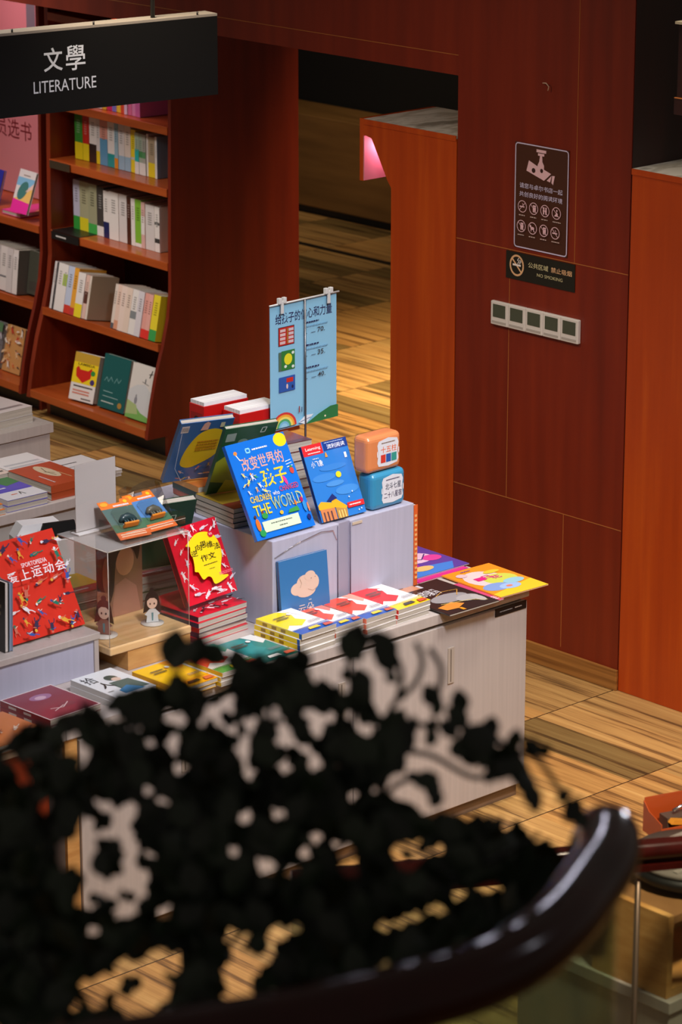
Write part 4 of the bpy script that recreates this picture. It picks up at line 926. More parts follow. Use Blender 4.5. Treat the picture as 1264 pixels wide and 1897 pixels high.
pile((6.285, 8.10, TZ + .0005), -1, 2, .17, .24, .012, (228, 224, 226), lambda A: A.mini(.1, .7, .6, .76, 1, (60, 60, 66)).mini(.1, .2, .8, .6, 4, (190, 190, 196)), 'white leaflets right of the rust-brown hardbacks', GT, None, None, None, .003)
pile((6.12, 8.285, TZ + .0005), -1, 2, .185, .165, .020, (232, 228, 230), lambda A: A.mini(.1, .1, .9, .5, 2, (200, 200, 206)), 'plain white books behind the rust-brown hardbacks', GT, None, None, None, .003)
pile((5.92, 8.27, TZ + .0005), -1, 2, .185, .175, .022, (226, 206, 196), lambda A: A.mini(.5, .1, .95, .4, 2, (90, 90, 90)), 'cream-pink books behind the blue and green ones', GT, None, [(220, 206, 190)], None, .003)
def blackcover(A): A.rect(0, 0, 1, 1, (30, 28, 30))
book('black-covered book leaning back at the left end of the back table', 'book', (5.70, 8.28, TZ + .0145), -8, 40, .19, .20, .02, (30, 28, 30), blackcover, spine=(196, 190, 186), group=GT, name='hardback_book')
pile((6.30, 8.60, 0.7905), 2, 2, .16, .20, .03, (226, 224, 222), lambda A: A.mini(.2, .1, .9, .3, 1, (150, 150, 150)), 'white boxed books on the far low stand at the left edge', 'white boxed books at the left edge', None, None, None, .003)
t = thing('low_stand', 'pale low stand behind the back table, at the left edge', 'stand', (6.30, 8.70, 0))
MB().box(-.5, -.14, 0, .20, .14, .755, LAM).build('stand_body', t); MB().box(-.51, -.15, .755, .21, .15, .79, LAM).build('stand_top', t)

# ------------------------------------------------------------------ signs on the pillar
def wall_art(o_y, o_z, w, h, base, thick=.002, off=.0015):
    m = MB().box(XW - off - thick, o_y - w, o_z, XW - off, o_y, o_z + h, paint(base, .5))
    return m, Art(m, (XW - off - thick, o_y, o_z), (0, -1, 0), (0, 0, 1), (-1, 0, 0), w, h, lambda c: paint(c, .5))
t = thing('notice_sign', 'tall brown notice with a pink camera symbol and eight prohibition icons, on the wood pillar', 'sign', (0, 0, 0))
m, A = wall_art(7.268, 1.486, .252, .366, (70, 34, 18))
WB = (206, 196, 226); PK = (232, 190, 200)
cr = .045; pts = []
for cx, cy, a0 in ((1 - cr, 1 - cr * .7, 0), (cr, 1 - cr * .7, 90), (cr, cr * .7, 180), (1 - cr, cr * .7, 270)):
    pts += [(cx + cr * math.cos(R(a0 + q)) - .0, cy + cr * .7 * math.sin(R(a0 + q))) for q in (0, 30, 60, 90)]
pts = [(.012 + u * .976, .008 + v * .984) for u, v in pts]
A.line(pts + pts[:1], .0042, WB)
A.rect(.40, .935, .58, .962, PK).rect(.43, .905, .545, .928, PK).poly([(.468, .905), (.508, .905), (.515, .85), (.545, .82), (.545, .77), (.42, .79), (.43, .82), (.455, .85)], PK)
A.poly([(.265, .845), (.22, .745), (.55, .68), (.68, .755), (.54, .785), (.44, .80)], PK).poly([(.60, .685), (.69, .74), (.665, .675)], PK).poly([(.70, .74), (.75, .742), (.72, .655), (.69, .672)], PK)
A.ell(.355, .758, .034, .023, (54, 26, 22)).ell(.505, .768, .027, .02, (54, 26, 22))
A.text('请您与卓尔书店一起', .10, .575, .90, .625, WB, .02).text('共创良好的阅读环境', .10, .495, .90, .545, WB, .02)
for r_ in range(2):
    for c_ in range(4):
        u, v = .16 + c_ * .215, .40 - r_ * .185
        A.ring(u, v, .078, .054, .0026, PK)
        if (r_, c_) in ((0, 0), (1, 3)): A.rect(u - .05, v - .008, u + .04, v + .004, PK).line([(u + .02, v + .01), (u + .0, v + .03)], .002, PK)
        elif (r_, c_) == (1, 1): A.ell(u, v, .035, .014, PK).rect(u - .03, v - .03, u - .018, v, PK).rect(u + .02, v - .03, u + .032, v, PK).ell(u - .035, v + .018, .016, .012, PK)
        elif (r_, c_) == (0, 3): A.poly([(u - .04, v - .03), (u + .05, v - .03), (u + .0, v + .0)], PK).ell(u + .01, v + .025, .012, .01, PK).line([(u, v + .01), (u + .03, v - .01)], .003, PK)
        else:
            for q in ((-.022, .022) if (r_ + c_) % 2 == 0 else (0, .03)):
                A.ell(u + q, v + .024, .014, .011, PK).poly([(u + q - .016, v + .012), (u + q + .016, v + .012), (u + q + .010, v - .034), (u + q - .010, v - .034)], PK)
        A.line([(u - .052, v + .036 - .072 * (r_ == 0 and c_ == 0)), (u + .052, v - .036 + .072 * (r_ == 0 and c_ == 0))], .002, PK)
        A.mini(u - .06, v - .092, u + (.06 if c_ < 3 else .09), v - .074, 1, (200, 176, 170), c_ + 4 * r_)
m.build('plate', t)
t = thing('no_smoking_sign', 'black no-smoking plate with gold lettering under the tall notice on the pillar', 'sign', (0, 0, 0))
m, A = wall_art(7.303, 1.372, .325, .096, (26, 24, 14))
GD = (226, 178, 132); GL = (206, 196, 150)
A.ring(.16, .52, .095, .36, .007, GD).line([(.09, .76), (.23, .28)], .006, GD).rect(.10, .50, .22, .57, (236, 226, 220))
A.line([(.17, .60), (.20, .66), (.17, .72), (.19, .80)], .003, (236, 226, 220)).line([(.20, .60), (.225, .68), (.20, .74)], .003, (236, 226, 220))
A.text('公共区域', .33, .54, .62, .74, GL, .02).text('禁止吸烟', .66, .54, .96, .74, GD, .02).text('NO SMOKING', .46, .28, .83, .40, GL, .0)
m.build('plate', t)
t = thing('thermostat_row', 'row of five white thermostat panels with grey-green screens on the wood pillar', 'thermostat', (XW, 7.155, 1.2))
for i in range(5):
    y1 = .207 - i * .0832
    f = MB().box(-.016, y1 - .0825, -.002, -.0005, y1, .082, paint((216, 208, 200), .4)).build('thermostat_panel', t, bevel=.003)
    s_ = MB().box(-.0168, y1 - .0715, .026, -.016, y1 - .0115, .072, paint((74, 78, 62), .3)); s_.build('screen', f)
    g_ = MB().box(-.0175, y1 - .075, .006, -.016, y1 - .008, .013, paint((176, 168, 160), .4)); g_.build('button_strip', f)
hk = thing('wall_hook', 'tiny pale hook high on the wood pillar above the notice', 'hook', (XW, 7.12, 2.065))
MB().tube([(-.0, .02, 0), (-.018, .01, .004), (-.02, -.006, .006), (-.012, -.012, -.006), (-.014, -.010, -.02)], .0022, paint((190, 160, 140), .4), 6).build('hook', hk)

# ------------------------------------------------------------------ hanging signs
t = thing('hanging_sign', 'black hanging sign with white literature lettering in Chinese and English', 'sign', (6.235, 7.297, 2.156), -7.9)
m = MB().box(-1.25, 0, 0, 0, .07, .244, paint((5, 5, 5), .7, 0, .25))
A = Art(m, (-1.25, 0, 0), (1, 0, 0), (0, 0, 1), (0, -1, 0), 1.25, .244, lambda c: paint(c, .3))
U = lambda x: (1.25 + x) / 1.25
V = lambda z: (z - 2.156) / .244
A.text('文', U(-.618), V(2.281), U(-.553), V(2.352), (206, 210, 216), .03).text('學', U(-.542), V(2.278), U(-.474), V(2.354), (216, 220, 228), .02)
A.text('LITERATURE', U(-.655), V(2.219), U(-.438), V(2.255), (206, 210, 220), .005)
m.build('sign_box', t, bevel=.002)
MB().box(-1.25, .0, .2442, -.0, .07, .252, paint((138, 130, 120), .6)).build('top_cover', t)
for x in (-1.0, -.72, -.44, -.07): MB().tube([(x, .004, .2522), (x, .004, .262)], .003, CHAR, 8).build('screw', t)
MB().tube([(-.215, .03, .252), (-.215, .03, 1.05)], .007, BLACK, 10).build('hanging_rod', t)
MB().tube([(-1.05, .03, .252), (-1.05, .03, 1.05)], .007, BLACK, 10).build('hanging_rod', t)
t = thing('hanging_sign', 'dark brown hanging sign box cut off by the top right edge', 'sign', (7.19, 6.245, 2.115), 0)
DK = _m['wood_shade_and_sign']
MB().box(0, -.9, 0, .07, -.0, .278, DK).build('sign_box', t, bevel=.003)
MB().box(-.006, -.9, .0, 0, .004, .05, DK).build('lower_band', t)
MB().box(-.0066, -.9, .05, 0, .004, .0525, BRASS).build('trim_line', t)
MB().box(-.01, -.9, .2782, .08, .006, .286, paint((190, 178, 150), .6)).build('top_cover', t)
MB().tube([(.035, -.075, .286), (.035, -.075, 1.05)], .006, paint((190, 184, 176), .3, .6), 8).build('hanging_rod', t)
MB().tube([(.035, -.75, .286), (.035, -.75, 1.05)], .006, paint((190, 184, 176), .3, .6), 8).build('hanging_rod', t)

# ------------------------------------------------------------------ ground-floor rail and the low display at the right
t = thing('glass_railing', 'straight ground-floor railing with a dark wood handrail over a glass panel', 'railing', (4.71, 4.0, 0))
dx, dy = .862, -.507
L0, L1 = -.86, .7
def LP(s, z, n=0): return (dx * s + dy * n * -1, dy * s + dx * n, z)
MB().tube([LP(s, 1.106) for s in (L0, -.4, 0, .4, L1)], .024, WOOD_RAIL, 14).build('handrail', t)
m = MB(); m.add([LP(L0, 1.064, -.02), LP(L1, 1.064, -.02), LP(L1, 1.064, .02), LP(L0, 1.064, .02), LP(L0, 1.079, -.02), LP(L1, 1.079, -.02), LP(L1, 1.079, .02), LP(L0, 1.079, .02)],
      [(0, 3, 2, 1), (4, 5, 6, 7), (0, 1, 5, 4), (1, 2, 6, 5), (2, 3, 7, 6), (3, 0, 4, 7)], WOOD_RAIL); m.build('glass_channel', t)
for a, b in ((L0, -.105), (-.10, L1)):
    m = MB(); q = .005
    m.add([LP(a, .12, -q), LP(b, .12, -q), LP(b, .12, q), LP(a, .12, q), LP(a, 1.064, -q), LP(b, 1.064, -q), LP(b, 1.064, q), LP(a, 1.064, q)],
      [(0, 3, 2, 1), (4, 5, 6, 7), (0, 1, 5, 4), (1, 2, 6, 5), (2, 3, 7, 6), (3, 0, 4, 7)], CLEARGLASS); m.build('glass_panel', t)
MB().tube([LP(-.1025, .12), LP(-.1025, 1.036)], .0065, paint((112, 96, 80), .3, .7), 8).build('glass_post', t)
m = MB(); m.add([LP(L0, 0, -.03), LP(L1, 0, -.03), LP(L1, 0, .03), LP(L0, 0, .03), LP(L0, .12, -.03), LP(L1, .12, -.03), LP(L1, .12, .03), LP(L0, .12, .03)],
      [(0, 3, 2, 1), (4, 5, 6, 7), (0, 1, 5, 4), (1, 2, 6, 5), (2, 3, 7, 6), (3, 0, 4, 7)], CHAR); m.build('base_rail', t)
t = thing('display_cabinet', 'white display cabinet behind the glass railing at the lower right', 'cabinet', (5.05, 4.40, 0))
MB().box(-.263, -.306, 0, .70, .16, .65, LAM).build('cabinet_body', t, bevel=.002)
MB().box(-.27, -.313, .6505, .71, .17, .68, LAM).build('cabinet_top', t, bevel=.002)
MB().box(-.24, -.312, .56, -.05, -.306, .585, CHAR).build('drawer_gap', t)
t = thing('display_crate', 'tan wooden open-topped display box on the white cabinet at the lower right', 'box', (4.789, 4.105, .6805))
T_ = .018; Wx, Wy, Hh = .42, .225, .2
MB().box(0, 0, 0, T_, Wy, Hh, WOOD_TAN).build('side_board', t, bevel=.001)
MB().box(Wx - T_, 0, 0, Wx, Wy, Hh, WOOD_TAN).build('side_board', t, bevel=.001)
MB().box(T_, Wy - T_, 0, Wx - T_, Wy, Hh, WOOD_TAN).build('back_board', t, bevel=.001)
MB().box(T_, 0, 0, Wx - T_, Wy - T_, .02, WOOD_TAN).build('bottom_board', t)
MB().box(T_, .012, Hh - .03, Wx - T_, Wy - T_, Hh - .012, noise_ramp('wood_dim', (3, 3, 14), [(.3, (120, 84, 50)), (.7, (146, 104, 64))], .5, 3)).build('top_board', t)
t = thing('round_tray', 'black shallow tray of grey shrink-wrapped discs on the wooden display box', 'tray', (5.02, 4.235, .6805 + .2008))
MB().tube([(0, 0, .0), (0, 0, .012), (0, 0, .03)], [.135, .15, .152], BLACK, 28).build('tray_body', t)
gm = MB(); gm.tube([(0, 0, .0302), (0, 0, .045)], .14, paint((120, 112, 106), .3), 28)
for i in range(6): gm.box(-.12, -.09 + i * .034, .0452, .12, -.075 + i * .034, .048, paint((146, 138, 132), .3))
gm.build('wrapped_discs', t)
t = thing('card_display', 'orange cardboard counter display with a metal clip on the cabinet at the right edge', 'display', (5.535, 4.715, .6805), -18)
t.scale = (.82, .82, .82)
OR = gloss((196, 84, 36))
MB().box(-.10, -.055, 0, .15, -.052, .045, OR).build('front_flap', t)
MB().prism([(-.055, 0), (.055, 0), (.055, .10), (.02, .075), (-.055, .06)], 'x', -.103, -.10, OR).build('side_flap', t)
MB().box(-.10, .052, 0, .15, .055, .11, OR).build('back_flap', t)
MB().box(-.10, -.052, 0, .15, .052, .004, OR).build('floor_flap', t)
MB().prism([(-.06, .05), (.02, .035), (.03, .045), (-.05, .062)], 'y', -.045, -.02, gloss((240, 160, 50))).build('tab', t)
MB().tube([(-.03, .0, .075), (.02, .01, .085), (.06, .0, .08), (.08, .02, .1)], .005, CHROME, 8).build('clip', t)
MB().box(-.06, -.02, .004, .10, .03, .06, paint((90, 80, 70), .4)).build('card_insert', t)

# ------------------------------------------------------------------ upper curved handrail with glass, and the trailing plant
CURVE = [(1.36, 2.02, 2.5), (1.48, 1.935, 2.5), (1.62, 1.877, 2.5), (1.705, 1.849, 2.5), (1.781, 1.829, 2.5), (1.848, 1.818, 2.5), (1.920, 1.822, 2.5), (1.996, 1.845, 2.5), (2.072, 1.882, 2.5), (2.134, 1.915, 2.5), (2.177, 1.949, 2.5), (2.2, 1.975, 2.49), (2.205, 1.99, 2.46), (2.2, 2.0, 2.42), (2.185, 2.0, 2.36)]
def smooth(pts, n=5):
    out = []
    P_ = [Vector(p) for p in pts]
    for i in range(len(P_) - 1):
        a, b, c, d = P_[max(i - 1, 0)], P_[i], P_[i + 1], P_[min(i + 2, len(P_) - 1)]
        for k_ in range(n):
            t_ = k_ / n
            out.append(.5 * ((2 * b) + (c - a) * t_ + (2 * a - 5 * b + 4 * c - d) * t_ ** 2 + (3 * b - a - 3 * c + d) * t_ ** 3))
    return out + [P_[-1]]
SM = smooth(CURVE)
t = thing('curved_railing', 'out-of-focus dark glossy handrail curving over a glass panel in the foreground', 'railing', (1.9, 1.85, 1.4))
t_off = Vector((1.9, 1.85, 1.4))
MB().tube([p - t_off for p in SM], .033, WOOD_RAIL, 18).build('handrail', t)
m = MB(); top = [p - t_off for p in SM if p.z > 2.495]
n = len(top); m.add([p - Vector((0, 0, .03)) for p in top] + [(p.x, p.y, .1) for p in top], [(i, i + 1, n + i + 1, n + i) for i in range(n - 1)], GLASS)
o = m.build('glass_panel', t); s_ = o.modifiers.new('thickness', 'SOLIDIFY'); s_.thickness = .01
m = MB(); m.tube([(p.x, p.y, .07) for p in top], .05, CHAR, 8); m.build('base_rail', t)

